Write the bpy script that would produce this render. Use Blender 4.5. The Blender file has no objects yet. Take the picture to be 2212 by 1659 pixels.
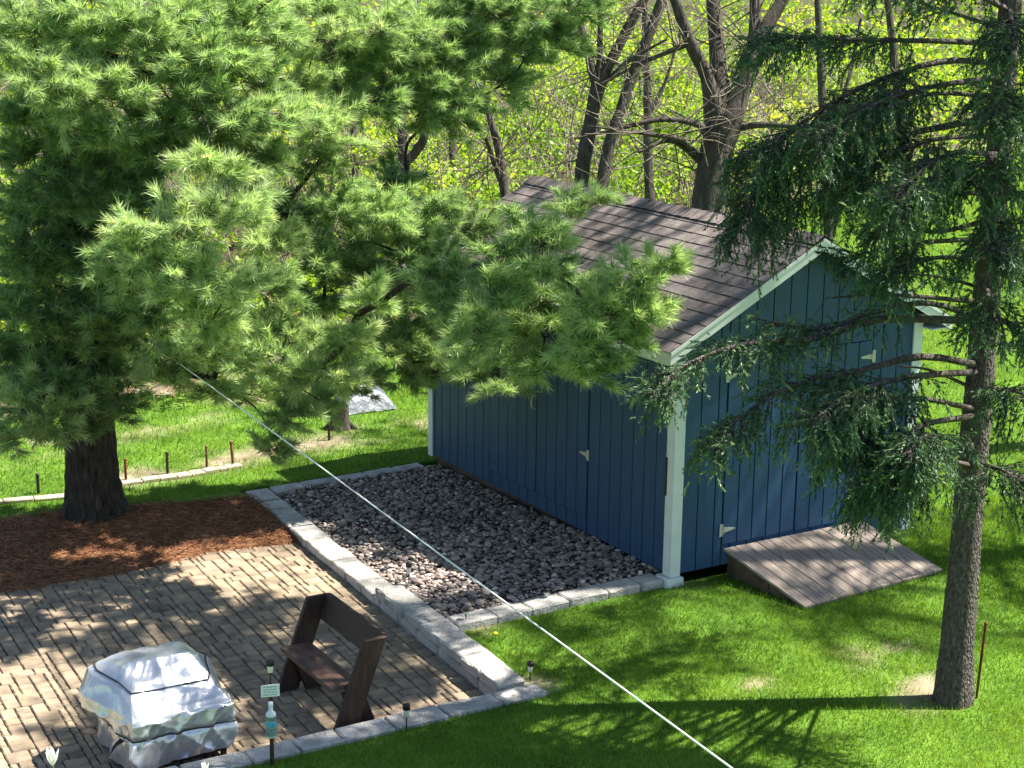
import bpy, bmesh, math, random
import numpy as np
from mathutils import Vector, Matrix
rng = np.random.default_rng(7); random.seed(7)
SC = bpy.context.scene; COL = SC.collection

# ------------------------------------------------------------------ camera, sky, sun, exposure
CAM = np.array([-9.305, -12.347, 5.596]); YAW, PITCH, ROLL = 0.546, 0.238, 0.014
FPX, PCX, PCY = 3672.0, 1106.0, 829.5            # focal length and centre for a picture 2212 wide
_f = np.array([math.sin(YAW)*math.cos(PITCH), math.cos(YAW)*math.cos(PITCH), -math.sin(PITCH)])
_r = np.array([math.cos(YAW), -math.sin(YAW), 0.0]); _u = np.cross(_r, _f)
RR = _r*math.cos(ROLL) + _u*math.sin(ROLL); UU = -_r*math.sin(ROLL) + _u*math.cos(ROLL); DD = _f
cd = bpy.data.cameras.new('camera'); cam = bpy.data.objects.new('camera', cd); COL.objects.link(cam)
cd.sensor_fit = 'HORIZONTAL'; cd.sensor_width = 36.0; cd.lens = 36.0*FPX/2212; cd.clip_end = 1500; cd.clip_start = 0.1
m = Matrix(((RR[0], UU[0], -DD[0], CAM[0]), (RR[1], UU[1], -DD[1], CAM[1]), (RR[2], UU[2], -DD[2], CAM[2]), (0, 0, 0, 1)))
cam.matrix_world = m; SC.camera = cam
SUN_EL = math.radians(57.3); SUN_H = (0.967, -0.255)
SUN = Vector((math.cos(SUN_EL)*SUN_H[0], math.cos(SUN_EL)*SUN_H[1], math.sin(SUN_EL)))
w = bpy.data.worlds.new('World'); SC.world = w; w.use_nodes = True
nt = w.node_tree; nt.nodes.clear()
sky = nt.nodes.new('ShaderNodeTexSky'); sky.sky_type = 'NISHITA'; sky.sun_disc = False
sky.sun_elevation = SUN_EL; sky.sun_rotation = math.atan2(SUN_H[0], SUN_H[1]); sky.air_density = 1.0; sky.dust_density = 0.6
bg = nt.nodes.new('ShaderNodeBackground'); bg.inputs['Strength'].default_value = 0.065
wo = nt.nodes.new('ShaderNodeOutputWorld'); nt.links.new(sky.outputs[0], bg.inputs[0]); nt.links.new(bg.outputs[0], wo.inputs[0])
ld = bpy.data.lights.new('sun', 'SUN'); ld.energy = 5.0; ld.angle = math.radians(0.53); ld.color = (1.0, 0.95, 0.86)
lo = bpy.data.objects.new('sun', ld); COL.objects.link(lo); lo.location = (20, -5, 30); lo.rotation_euler = SUN.to_track_quat('Z', 'Y').to_euler()
SC.view_settings.view_transform = 'Standard'; SC.view_settings.look = 'None'; SC.view_settings.exposure = 1.62; SC.view_settings.gamma = 1.0
SC.cycles.max_bounces = 6; SC.cycles.transparent_max_bounces = 8; SC.cycles.transmission_bounces = 4; SC.cycles.diffuse_bounces = 4

def ray(px, py): return DD + RR*(px-PCX)/FPX - UU*(py-PCY)/FPX
def gp(px, py, z): v = ray(px, py); return CAM + v*((z-CAM[2])/v[2])          # a photo point lying on the level z
def dp(px, py, t): return CAM + ray(px, py)*t                                  # a photo point at a distance along the view
def depth(P): return (np.asarray(P)-CAM)@DD

# ------------------------------------------------------------------ mesh helpers
def link(o, parent=None):
    COL.objects.link(o)
    if parent is not None: o.parent = parent
    return o
def tag(o, label=None, cat=None, group=None, kind=None):
    if label: o['label'] = label
    if cat: o['category'] = cat
    if group: o['group'] = group
    if kind: o['kind'] = kind
    return o
def root(name, loc, label, cat, group=None):
    o = bpy.data.objects.new(name, None); o.location = tuple(float(v) for v in loc); o.empty_display_size = 0.1
    COL.objects.link(o); return tag(o, label, cat, group)
def mesh_np(name, V, F, mat, attr=None, smooth=False):
    V = np.asarray(V, np.float32); F = np.asarray(F, np.int32); k = F.shape[1]
    me = bpy.data.meshes.new(name); me.vertices.add(len(V)); me.vertices.foreach_set('co', V.ravel())
    me.loops.add(F.size); me.loops.foreach_set('vertex_index', F.ravel())
    me.polygons.add(len(F)); me.polygons.foreach_set('loop_start', np.arange(0, F.size, k, dtype=np.int32))
    if smooth: me.polygons.foreach_set('use_smooth', np.ones(len(F), bool))
    if mat: me.materials.append(mat)
    if attr is not None:
        for an, av in attr.items():
            a = me.attributes.new(an, 'FLOAT', 'POINT'); a.data.foreach_set('value', np.asarray(av, np.float32))
    me.update(calc_edges=True); return me
def obj_np(name, V, F, mat, parent=None, attr=None, smooth=False):
    V = np.asarray(V, float)
    if parent is not None: V = V - np.array(parent_world(parent))
    return link(bpy.data.objects.new(name, mesh_np(name, V, F, mat, attr, smooth)), parent)
def parent_world(p):
    v = Vector((0, 0, 0))
    while p is not None: v = v + p.location; p = p.parent
    return v
def obj_bm(name, bm, mat, parent=None, smooth=False, offset=True):
    if parent is not None and offset: bmesh.ops.translate(bm, verts=bm.verts, vec=-parent_world(parent))
    me = bpy.data.meshes.new(name); bm.normal_update(); bm.to_mesh(me); bm.free()
    if smooth:
        for p in me.polygons: p.use_smooth = True
    if mat: me.materials.append(mat)
    return link(bpy.data.objects.new(name, me), parent)
def box_bm(x0, x1, y0, y1, z0, z1, bevel=0.0, jit=0.0, seg=1):
    bm = bmesh.new(); r = bmesh.ops.create_cube(bm, size=1.0)
    for v in bm.verts: v.co = Vector((x0 if v.co.x < 0 else x1, y0 if v.co.y < 0 else y1, z0 if v.co.z < 0 else z1))
    if bevel: bmesh.ops.bevel(bm, geom=list(bm.edges), offset=bevel, segments=seg, affect='EDGES', profile=0.6)
    if jit:
        for v in bm.verts: v.co += Vector((random.uniform(-jit, jit), random.uniform(-jit, jit), random.uniform(-jit, jit)))
    return bm
def box(name, x0, x1, y0, y1, z0, z1, mat, parent=None, bevel=0.003, jit=0.0): return obj_bm(name, box_bm(x0, x1, y0, y1, z0, z1, bevel, jit), mat, parent)
def prism(name, pts, ext, mat, parent=None, bevel=0.003):
    """polygon pts (3-D, planar) extruded along ext"""
    bm = bmesh.new(); a = [bm.verts.new(p) for p in pts]; b = [bm.verts.new(Vector(p)+Vector(ext)) for p in pts]
    bm.faces.new(a); bm.faces.new(b[::-1]); n = len(pts)
    for i in range(n): bm.faces.new((a[i], b[i], b[(i+1) % n], a[(i+1) % n]))
    bmesh.ops.recalc_face_normals(bm, faces=bm.faces)
    if bevel: bmesh.ops.bevel(bm, geom=list(bm.edges), offset=bevel, segments=1, affect='EDGES')
    return obj_bm(name, bm, mat, parent)
def lathe(name, prof, base, mat, parent=None, n=16):
    """prof: (radius, z) pairs from bottom to top, around base"""
    V, F = [], []
    for r, z in prof:
        for i in range(n): a = 2*math.pi*i/n; V.append((base[0]+r*math.cos(a), base[1]+r*math.sin(a), base[2]+z))
    for j in range(len(prof)-1):
        for i in range(n): F.append((j*n+i, j*n+(i+1) % n, (j+1)*n+(i+1) % n, (j+1)*n+i))
    return obj_np(name, V, F, mat, parent, smooth=True)
def tube(P, R, n=6, wob=0.0):
    P = np.asarray(P, float); R = np.broadcast_to(np.asarray(R, float), (len(P),)); V, F = [], []
    T = np.gradient(P, axis=0); T /= np.linalg.norm(T, axis=1)[:, None]+1e-9
    ref = np.array([0, 0, 1.0]) if abs(T[0][2]) < 0.8 else np.array([1.0, 0, 0])
    for i in range(len(P)):
        a = np.cross(T[i], ref); a /= np.linalg.norm(a)+1e-9; b = np.cross(T[i], a); ref = np.cross(a, T[i])
        for k in range(n):
            t = 2*math.pi*k/n; rr = R[i]*(1+(rng.uniform(-wob, wob) if wob else 0)); V.append(P[i]+rr*(a*math.cos(t)+b*math.sin(t)))
    for i in range(len(P)-1):
        for k in range(n): F.append((i*n+k, i*n+(k+1) % n, (i+1)*n+(k+1) % n, (i+1)*n+k))
    return np.array(V), np.array(F, int).reshape(-1, 4)
class Acc:
    def __init__(s): s.V, s.F, s.n, s.A = [], [], 0, []
    def add(s, V, F, a=None):
        s.V.append(V); s.F.append(np.asarray(F)+s.n); s.n += len(V)
        if a is not None: s.A.append(np.broadcast_to(a, (len(V),)))
        return s
    def obj(s, name, mat, parent=None, smooth=False): return obj_np(name, np.concatenate(s.V), np.concatenate(s.F), mat, parent, {'v': np.concatenate(s.A)} if s.A else None, smooth)
def curve(P, n=16):
    """smooth polyline through control points"""
    P = np.asarray(P, float)
    if len(P) < 3: return P[0]+(P[-1]-P[0])*np.linspace(0, 1, n)[:, None]
    Q = np.vstack([2*P[0]-P[1], P, 2*P[-1]-P[-2]]); out = []
    seg = max(2, n//(len(P)-1))
    for i in range(1, len(Q)-2):
        for t in np.linspace(0, 1, seg, endpoint=False):
            a, b, c, d = Q[i-1], Q[i], Q[i+1], Q[i+2]
            out.append(0.5*((2*b)+(c-a)*t+(2*a-5*b+4*c-d)*t*t+(-a+3*b-3*c+d)*t**3))
    out.append(P[-1]); return np.array(out)
def norm(a): return a/(np.linalg.norm(a, axis=-1, keepdims=True)+1e-9)

# ------------------------------------------------------------------ materials
def mat(name, stops, scale=6.0, rough=0.85, bump=0.0, bscale=60.0, spec=0.25, metal=0.0, attr=None, rand=0.0, trans=0.0, tcol=None, detail=6.0, stretch=None, bdist=0.01, ndist=0.0, voronoi=False):
    """colour ramp over noise (or over a mesh attribute), optional bump, per-object tint and translucency"""
    M = bpy.data.materials.new(name); M.use_nodes = True; t = M.node_tree; N = t.nodes; L = t.links; N.clear()
    out = N.new('ShaderNodeOutputMaterial'); p = N.new('ShaderNodeBsdfPrincipled')
    p.inputs['Roughness'].default_value = rough; p.inputs['Metallic'].default_value = metal; p.inputs['Specular IOR Level'].default_value = spec
    tc = N.new('ShaderNodeTexCoord'); vec = tc.outputs['Object']
    if stretch:
        mp = N.new('ShaderNodeMapping'); mp.inputs['Scale'].default_value = stretch; L.new(vec, mp.inputs[0]); vec = mp.outputs[0]
    oi = N.new('ShaderNodeObjectInfo')
    ad = N.new('ShaderNodeVectorMath'); ad.operation = 'ADD'; cm = N.new('ShaderNodeVectorMath'); cm.operation = 'SCALE'
    cm.inputs[0].default_value = (37, 91, 53); L.new(oi.outputs['Random'], cm.inputs['Scale']); L.new(vec, ad.inputs[0]); L.new(cm.outputs[0], ad.inputs[1])
    if rand: vec = ad.outputs[0]
    no = N.new('ShaderNodeTexNoise'); no.inputs['Scale'].default_value = scale; no.inputs['Detail'].default_value = detail; no.inputs['Distortion'].default_value = ndist; L.new(vec, no.inputs['Vector'])
    fac = no.outputs['Fac']
    if attr:
        at = N.new('ShaderNodeAttribute'); at.attribute_name = attr; fac = at.outputs['Fac']
    rp = N.new('ShaderNodeValToRGB'); e = rp.color_ramp.elements
    while len(e) < len(stops): e.new(0.5)
    for i, (pos, c) in enumerate(stops): e[i].position = pos; e[i].color = (*c, 1)
    L.new(fac, rp.inputs[0]); colr = rp.outputs[0]
    if attr:
        mx = N.new('ShaderNodeMix'); mx.data_type = 'RGBA'; mx.blend_type = 'MULTIPLY'; mx.inputs['Factor'].default_value = 0.5
        r2 = N.new('ShaderNodeMapRange'); r2.inputs['From Min'].default_value = 0.3; r2.inputs['From Max'].default_value = 0.7; r2.inputs['To Min'].default_value = 0.6; r2.inputs['To Max'].default_value = 1.25
        L.new(no.outputs['Fac'], r2.inputs[0]); L.new(colr, mx.inputs['A']); L.new(r2.outputs[0], mx.inputs['B']); colr = mx.outputs['Result']
    if rand:
        hs = N.new('ShaderNodeHueSaturation'); mr = N.new('ShaderNodeMapRange'); mr.inputs['To Min'].default_value = 1-rand; mr.inputs['To Max'].default_value = 1+rand
        L.new(oi.outputs['Random'], mr.inputs[0]); L.new(mr.outputs[0], hs.inputs['Value']); L.new(colr, hs.inputs['Color']); colr = hs.outputs[0]
    L.new(colr, p.inputs['Base Color'])
    if bump:
        b = N.new('ShaderNodeBump'); b.inputs['Strength'].default_value = bump; b.inputs['Distance'].default_value = bdist
        if voronoi:
            n2 = N.new('ShaderNodeTexVoronoi'); n2.inputs['Scale'].default_value = bscale; hh = n2.outputs['Distance']
            wn = N.new('ShaderNodeTexNoise'); wn.inputs['Scale'].default_value = bscale*.6; L.new(vec, wn.inputs['Vector']); ws = N.new('ShaderNodeVectorMath'); ws.operation = 'MULTIPLY_ADD'; ws.inputs[1].default_value = (.8/bscale*2,)*3; L.new(wn.outputs['Color'], ws.inputs[0]); L.new(vec, ws.inputs[2]); vec = ws.outputs[0]
        else: n2 = N.new('ShaderNodeTexNoise'); n2.inputs['Scale'].default_value = bscale; n2.inputs['Detail'].default_value = 5; hh = n2.outputs['Fac']
        L.new(vec, n2.inputs['Vector']); L.new(hh, b.inputs['Height']); L.new(b.outputs[0], p.inputs['Normal'])
    if trans:
        tr = N.new('ShaderNodeBsdfTranslucent'); ms = N.new('ShaderNodeMixShader'); ms.inputs[0].default_value = trans
        g = N.new('ShaderNodeMix'); g.data_type = 'RGBA'; g.blend_type = 'MULTIPLY'; g.inputs['Factor'].default_value = 1.0; g.inputs['B'].default_value = (*(tcol or (1.3, 1.25, 0.6)), 1)
        L.new(colr, g.inputs['A']); L.new(g.outputs['Result'], tr.inputs[0]); L.new(p.outputs[0], ms.inputs[1]); L.new(tr.outputs[0], ms.inputs[2]); L.new(ms.outputs[0], out.inputs[0])
    else: L.new(p.outputs[0], out.inputs[0])
    return M
M_blue = mat('blue_paint', [(0.3, (0.020, 0.062, 0.135)), (0.7, (0.028, 0.080, 0.168))], 2.5, 0.5, 0.25, 90, 0.35, stretch=(6, 6, 0.6), bdist=0.004)
M_blueback = mat('blue_paint_groove_shade', [(0.3, (0.010, 0.032, 0.075)), (0.7, (0.015, 0.042, 0.09))], 3, 0.7)  # siding paint darkened, the shade in the grooves put into the colour
M_white = mat('white_paint', [(0.3, (0.66, 0.69, 0.68)), (0.7, (0.78, 0.80, 0.79))], 4, 0.55, 0.1, 120, 0.3, bdist=0.003)
M_shingle = mat('asphalt_shingle', [(0.25, (0.10, 0.083, 0.078)), (0.5, (0.175, 0.147, 0.137)), (0.75, (0.25, 0.215, 0.20))], 9, 0.95, 0.6, 320, 0.15, rand=0.16, bdist=0.004)
M_stone = mat('wall_stone', [(0.25, (0.27, 0.25, 0.23)), (0.5, (0.42, 0.40, 0.37)), (0.75, (0.53, 0.50, 0.46))], 7, 0.95, 0.9, 45, 0.15, rand=0.10, bdist=0.02)
M_paver = mat('paver', [(0.25, (0.125, 0.10, 0.08)), (0.5, (0.265, 0.205, 0.142)), (0.78, (0.40, 0.315, 0.205))], 6, 0.92, 0.7, 70, 0.2, rand=0.20, bdist=0.008)
M_sand = mat('joint_sand', [(0.3, (0.028, 0.026, 0.02)), (0.7, (0.075, 0.065, 0.045))], 25, 1.0, 0.4, 200)
M_gravel = mat('river_stone', [(0.0, (0.06, 0.052, 0.05)), (0.3, (0.20, 0.16, 0.145)), (0.55, (0.36, 0.28, 0.24)), (0.8, (0.50, 0.405, 0.34)), (1.0, (0.66, 0.62, 0.56))], 30, 0.75, 0.3, 90, 0.3, attr='v', bdist=0.004)
M_gravel1 = mat('river_stone_single', [(0.25, (0.10, 0.085, 0.08)), (0.5, (0.28, 0.22, 0.195)), (0.8, (0.50, 0.43, 0.37))], 5, 0.75, 0.3, 90, 0.3, rand=0.4, bdist=0.004)
M_gravbase = mat('gravel_base', [(0.3, (0.035, 0.03, 0.028)), (0.7, (0.09, 0.075, 0.065))], 20, 1.0, 0.6, 60)
M_litter = mat('needle_litter', [(0.25, (0.08, 0.036, 0.02)), (0.5, (0.20, 0.092, 0.045)), (0.75, (0.34, 0.165, 0.08))], 14, 1.0, 1.0, 60, bdist=0.02, stretch=(1, 2.5, 1))
M_litter2 = mat('pine_straw', [(0.0, (0.11, 0.045, 0.024)), (0.5, (0.30, 0.135, 0.065)), (1.0, (0.50, 0.27, 0.14))], 5, 0.9, attr='v')
M_grass = mat('grass_blades', [(0.0, (0.060, 0.130, 0.018)), (0.45, (0.125, 0.245, 0.026)), (0.8, (0.225, 0.355, 0.040)), (1.0, (0.36, 0.40, 0.09))], 0.7, 0.6, attr='v', trans=0.45, tcol=(1.35, 1.3, 0.5), spec=0.3)
M_pine = mat('pine_needles', [(0.0, (0.060, 0.125, 0.055)), (0.35, (0.16, 0.27, 0.115)), (0.7, (0.39, 0.52, 0.24)), (1.0, (0.62, 0.69, 0.38))], 1.2, 0.4, attr='v', trans=0.48, tcol=(1.15, 1.25, 0.7), spec=0.5)
M_spruce = mat('spruce_needles', [(0.0, (0.028, 0.066, 0.036)), (0.5, (0.068, 0.145, 0.064)), (0.85, (0.18, 0.29, 0.11)), (1.0, (0.30, 0.40, 0.12))], 2.0, 0.5, attr='v', trans=0.2, spec=0.4)
M_leaf = mat('spring_leaves', [(0.0, (0.09, 0.17, 0.02)), (0.4, (0.24, 0.40, 0.035)), (0.8, (0.40, 0.53, 0.05)), (1.0, (0.58, 0.60, 0.09))], 0.5, 0.5, attr='v', trans=0.5, tcol=(1.3, 1.25, 0.5), spec=0.4)
M_bark_pine = mat('pine_bark', [(0.3, (0.022, 0.017, 0.014)), (0.6, (0.065, 0.052, 0.043)), (0.8, (0.12, 0.10, 0.085))], 9, 0.95, 1.0, 14, stretch=(3, 3, 0.6), bdist=0.04, voronoi=True)
M_bark_spruce = mat('spruce_bark', [(0.3, (0.055, 0.045, 0.038)), (0.55, (0.13, 0.11, 0.095)), (0.8, (0.24, 0.21, 0.18))], 22, 0.95, 1.0, 30, stretch=(2, 2, 1), bdist=0.03, voronoi=True)
M_bark_wood = mat('hardwood_bark', [(0.3, (0.04, 0.033, 0.028)), (0.6, (0.10, 0.085, 0.07)), (0.8, (0.17, 0.15, 0.13))], 6, 0.95, 0.9, 20, stretch=(3, 3, 0.7), bdist=0.03)
M_twig = mat('dry_twigs', [(0.3, (0.09, 0.07, 0.055)), (0.7, (0.30, 0.25, 0.20))], 0.8, 0.9)
M_twig_pale = mat('pine_twig', [(0.3, (0.10, 0.085, 0.065)), (0.7, (0.24, 0.21, 0.17))], 3, 0.9)
M_bench = mat('brown_stain', [(0.3, (0.020, 0.011, 0.008)), (0.7, (0.055, 0.029, 0.020))], 5, 0.6, 0.3, 50, 0.4, stretch=(8, 8, 1), bdist=0.004)
M_bench_top = mat('paler_brown_stain', [(0.3, (0.06, 0.032, 0.023)), (0.55, (0.12, 0.07, 0.05)), (0.8, (0.20, 0.13, 0.10))], 4, 0.6, 0.3, 50, 0.4, stretch=(8, 1, 8), bdist=0.004)  # paler brown stain than the frames, for the seat plank
M_deck = mat('weathered_deck', [(0.25, (0.17, 0.135, 0.11)), (0.5, (0.29, 0.24, 0.20)), (0.8, (0.40, 0.335, 0.28))], 5, 0.9, 0.5, 60, 0.2, rand=0.13, stretch=(10, 0.8, 5), bdist=0.005)
M_skid = mat('treated_timber', [(0.3, (0.07, 0.045, 0.03)), (0.7, (0.16, 0.11, 0.075))], 6, 0.9, 0.4, 40)
M_silver = mat('silver_tarp', [(0.3, (0.52, 0.53, 0.55)), (0.7, (0.66, 0.67, 0.68))], 3, 0.30, 0.25, 40, 0.6, metal=0.6, bdist=0.006)
M_black = mat('black_plastic', [(0.3, (0.012, 0.012, 0.013)), (0.7, (0.025, 0.025, 0.026))], 8, 0.45, 0, 1, 0.4)
M_lens = mat('frosted_lens', [(0.3, (0.62, 0.62, 0.55)), (0.7, (0.74, 0.74, 0.68))], 8, 0.3, 0, 1, 0.5)
M_rust = mat('rusty_steel', [(0.3, (0.08, 0.025, 0.012)), (0.7, (0.22, 0.075, 0.03))], 20, 0.85, 0.5, 90)
M_stake = mat('wooden_stake', [(0.3, (0.10, 0.05, 0.025)), (0.7, (0.30, 0.16, 0.08))], 10, 0.85, 0.4, 60)
M_steel = mat('galvanised_steel', [(0.3, (0.42, 0.41, 0.36)), (0.7, (0.58, 0.57, 0.5))], 15, 0.45, 0.1, 80, 0.5, metal=0.35)
M_cable = mat('white_cable', [(0.3, (0.78, 0.80, 0.76)), (0.7, (0.85, 0.87, 0.82))], 10, 0.5)
M_edge = mat('pale_edging', [(0.3, (0.30, 0.24, 0.18)), (0.7, (0.48, 0.41, 0.32))], 8, 0.95, 0.6, 60)
M_tarp = mat('grey_blue_tarp', [(0.3, (0.07, 0.09, 0.11)), (0.7, (0.16, 0.19, 0.21))], 3, 0.4, 0.5, 12, 0.5, bdist=0.03)
M_petal = mat('white_petal', [(0.3, (0.78, 0.77, 0.74)), (0.7, (0.86, 0.85, 0.83))], 10, 0.5, trans=0.3, tcol=(1, 1, 1))
M_stem = mat('green_stem', [(0.3, (0.06, 0.15, 0.04)), (0.7, (0.10, 0.22, 0.06))], 8, 0.5)
M_yellow = mat('yellow_petal', [(0.3, (0.75, 0.55, 0.01)), (0.7, (0.85, 0.68, 0.02))], 10, 0.6)
M_glass = mat('bottle_plastic', [(0.3, (0.55, 0.62, 0.64)), (0.7, (0.70, 0.75, 0.76))], 6, 0.15, 0, 1, 0.6)
M_label = mat('blue_label', [(0.3, (0.05, 0.30, 0.42)), (0.7, (0.10, 0.42, 0.58))], 8, 0.4)
M_darklabel = mat('dark_teal_label', [(0.3, (0.12, 0.20, 0.20)), (0.7, (0.20, 0.29, 0.28))], 8, 0.4)
M_ink = mat('blue_ink', [(0.3, (0.08, 0.18, 0.30)), (0.7, (0.12, 0.26, 0.40))], 8, 0.5)

# ground: lawn, worn soil and the wood's floor blend by a mesh attribute
def ground_mat():
    M = bpy.data.materials.new('ground'); M.use_nodes = True; t = M.node_tree; N = t.nodes; L = t.links; p = N['Principled BSDF']; p.inputs['Roughness'].default_value = 1.0; p.inputs['Specular IOR Level'].default_value = 0.1
    tc = N.new('ShaderNodeTexCoord')
    def ramp(scale, stops, det=8):
        n = N.new('ShaderNodeTexNoise'); n.inputs['Scale'].default_value = scale; n.inputs['Detail'].default_value = det; L.new(tc.outputs['Object'], n.inputs['Vector'])
        r = N.new('ShaderNodeValToRGB'); e = r.color_ramp.elements
        while len(e) < len(stops): e.new(0.5)
        for i, (q, c) in enumerate(stops): e[i].position = q; e[i].color = (*c, 1)
        L.new(n.outputs['Fac'], r.inputs[0]); return r.outputs[0]
    g = ramp(2.2, [(0.3, (0.050, 0.10, 0.014)), (0.5, (0.085, 0.17, 0.02)), (0.7, (0.13, 0.23, 0.028))])
    s = ramp(3.0, [(0.25, (0.10, 0.075, 0.045)), (0.5, (0.27, 0.21, 0.145)), (0.75, (0.42, 0.35, 0.26))], 12)
    w3 = ramp(1.3, [(0.3, (0.022, 0.018, 0.011)), (0.5, (0.052, 0.042, 0.026)), (0.72, (0.12, 0.095, 0.062))], 10)
    aw = N.new('ShaderNodeAttribute'); aw.attribute_name = 'wood'; mw = N.new('ShaderNodeMix'); mw.data_type = 'RGBA'; L.new(aw.outputs['Fac'], mw.inputs['Factor']); L.new(s, mw.inputs['A']); L.new(w3, mw.inputs['B']); s = mw.outputs['Result']
    a = N.new('ShaderNodeAttribute'); a.attribute_name = 'soil'; mx = N.new('ShaderNodeMix'); mx.data_type = 'RGBA'
    L.new(a.outputs['Fac'], mx.inputs['Factor']); L.new(g, mx.inputs['A']); L.new(s, mx.inputs['B']); L.new(mx.outputs['Result'], p.inputs['Base Color'])
    b = N.new('ShaderNodeBump'); b.inputs['Strength'].default_value = 0.8; b.inputs['Distance'].default_value = 0.03
    n = N.new('ShaderNodeTexNoise'); n.inputs['Scale'].default_value = 25; n.inputs['Detail'].default_value = 6; L.new(tc.outputs['Object'], n.inputs['Vector']); L.new(n.outputs['Fac'], b.inputs['Height']); L.new(b.outputs[0], p.inputs['Normal'])
    return M
M_ground = ground_mat()

# ------------------------------------------------------------------ value noise for layout
_g = rng.random((64, 64))
def vnoise(x, y, s):
    x = np.asarray(x, float)*s; y = np.asarray(y, float)*s; xi = np.floor(x).astype(int); yi = np.floor(y).astype(int); fx = x-xi; fy = y-yi
    fx = fx*fx*(3-2*fx); fy = fy*fy*(3-2*fy); G = lambda a, b: _g[a % 64, b % 64]
    return (G(xi, yi)*(1-fx)+G(xi+1, yi)*fx)*(1-fy)+(G(xi, yi+1)*(1-fx)+G(xi+1, yi+1)*fx)*fy

# ------------------------------------------------------------------ lie of the land (shed corner at the origin, x along its front, y along its side)
PATIO_Z, LAWN_Z, BACK_Z = -0.24, -0.11, -0.14
def wall_x(y): return -2.57 + 0.057*(np.asarray(y, float)+1.4)        # centre line of the long retaining wall
def sunken(x, y): return (x < wall_x(y)) & (y > -1.45) & (y < 4.45)
def wood_edge(x): return np.where(x > -1, 9.3+0.56*(x+1), 9.3+0.1*(x+1))
def ground_h(x, y):
    x = np.asarray(x, float); y = np.asarray(y, float)
    t = np.clip((y-0.5)/4, 0, 1); z = LAWN_Z+(BACK_Z-LAWN_Z)*t + 0.03*(vnoise(x+50, y+50, 0.35)-0.5)*np.clip((np.abs(x+1)+np.abs(y))/6-0.6, 0, 1)
    z = np.where(sunken(x, y), -0.32, z)
    inb = (x > wall_x(y)-0.05) & (x < 3.2) & (y > 0.05) & (y < 4.95); z = np.where(inb, -0.25, z)   # under the gravel and the shed
    return z
SOIL = [(gp(1891, 1414, LAWN_Z), 0.28), (gp(2000, 1480, LAWN_Z), 0.22), (gp(1150, 1480, LAWN_Z), 0.16), (gp(1500, 1262, LAWN_Z), 0.12), (gp(1980, 1515, LAWN_Z), 0.2), (gp(1040, 1350, LAWN_Z), 0.16), (gp(1640, 1480, LAWN_Z), 0.14)]
def soil(x, y):
    x = np.asarray(x, float); y = np.asarray(y, float); s = np.zeros_like(x)
    n = vnoise(x+9, y+3, 1.7)*0.6+vnoise(x, y, 5.0)*0.4
    for c, r in SOIL:
        d = np.hypot((x-c[0])/1.5, y-c[1]); s = np.maximum(s, np.clip(1.3-d/r, 0, 1)*np.clip((n-0.3)*3, 0, 1))
    e = wood_edge(x)
    s = np.maximum(s, np.clip((y-e+2.2*(n-0.5))/0.8, 0, 1)*np.clip(0.8+1.2*(n-0.4), 0, 1))
    strip = np.clip(1-np.abs(y-(6.15+0.13*(x+2)))/0.55, 0, 1)*((x > -3.8) & (x < 1.9))
    s = np.maximum(s, strip*np.clip((n-0.33)*4, 0, 1))
    strip = np.clip(1-np.abs(y-(8.3+0.25*(x+2)))/0.8, 0, 1)*(x < 1.5)
    s = np.maximum(s, strip*np.clip((n-0.36)*4, 0, 1))
    return s
def axis(lo, hi, step, far, brk):
    a = list(np.arange(lo, hi, step)); s, v = step, hi
    while v < far: a.append(v); s *= 1.25; v += s
    a.append(far); s, v = step, lo
    while v > -far: s *= 1.25; v -= s; a.append(max(v, -far))
    for b in brk: a += [b-0.002, b+0.002]
    return np.unique(np.round(a, 4))
GX = axis(-8, 9, 0.16, 420, [wall_x(0)]); GY = axis(-7, 14, 0.16, 420, [-1.45, 4.45, 0.05, 4.95])
XX, YY = np.meshgrid(GX, GY); nx, ny = len(GX), len(GY)
V = np.stack([XX, YY, ground_h(XX, YY)], -1).reshape(-1, 3); ii = (np.arange(ny-1)[:, None]*nx+np.arange(nx-1)).ravel()
g = obj_np('ground', V, np.stack([ii, ii+1, ii+nx+1, ii+nx], 1), M_ground, attr={'soil': soil(V[:, 0], V[:, 1]), 'wood': np.clip((V[:, 1]-wood_edge(V[:, 0]))/1.5, 0, 1)}, smooth=True)
tag(g, 'green lawn and bare woodland floor around the shed', 'ground', kind='structure')

# ------------------------------------------------------------------ shed
W, LEN, HE, HR, OV, OF, OB = 3.05, 4.834, 2.26, 3.19, 0.24, 0.20, 0.22
PIT = 0.2032
shed = root('garden_shed', (0, 0, 0), 'blue wooden shed with white trim, brown shingle roof and plank ramp', 'shed')
slope = (HR-HE)/(W/2+OV)
def roof_z(x): return HR-slope*abs(x-W/2)
UNDER = 0.10
def wall_top(x): return roof_z(x)-UNDER
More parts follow.
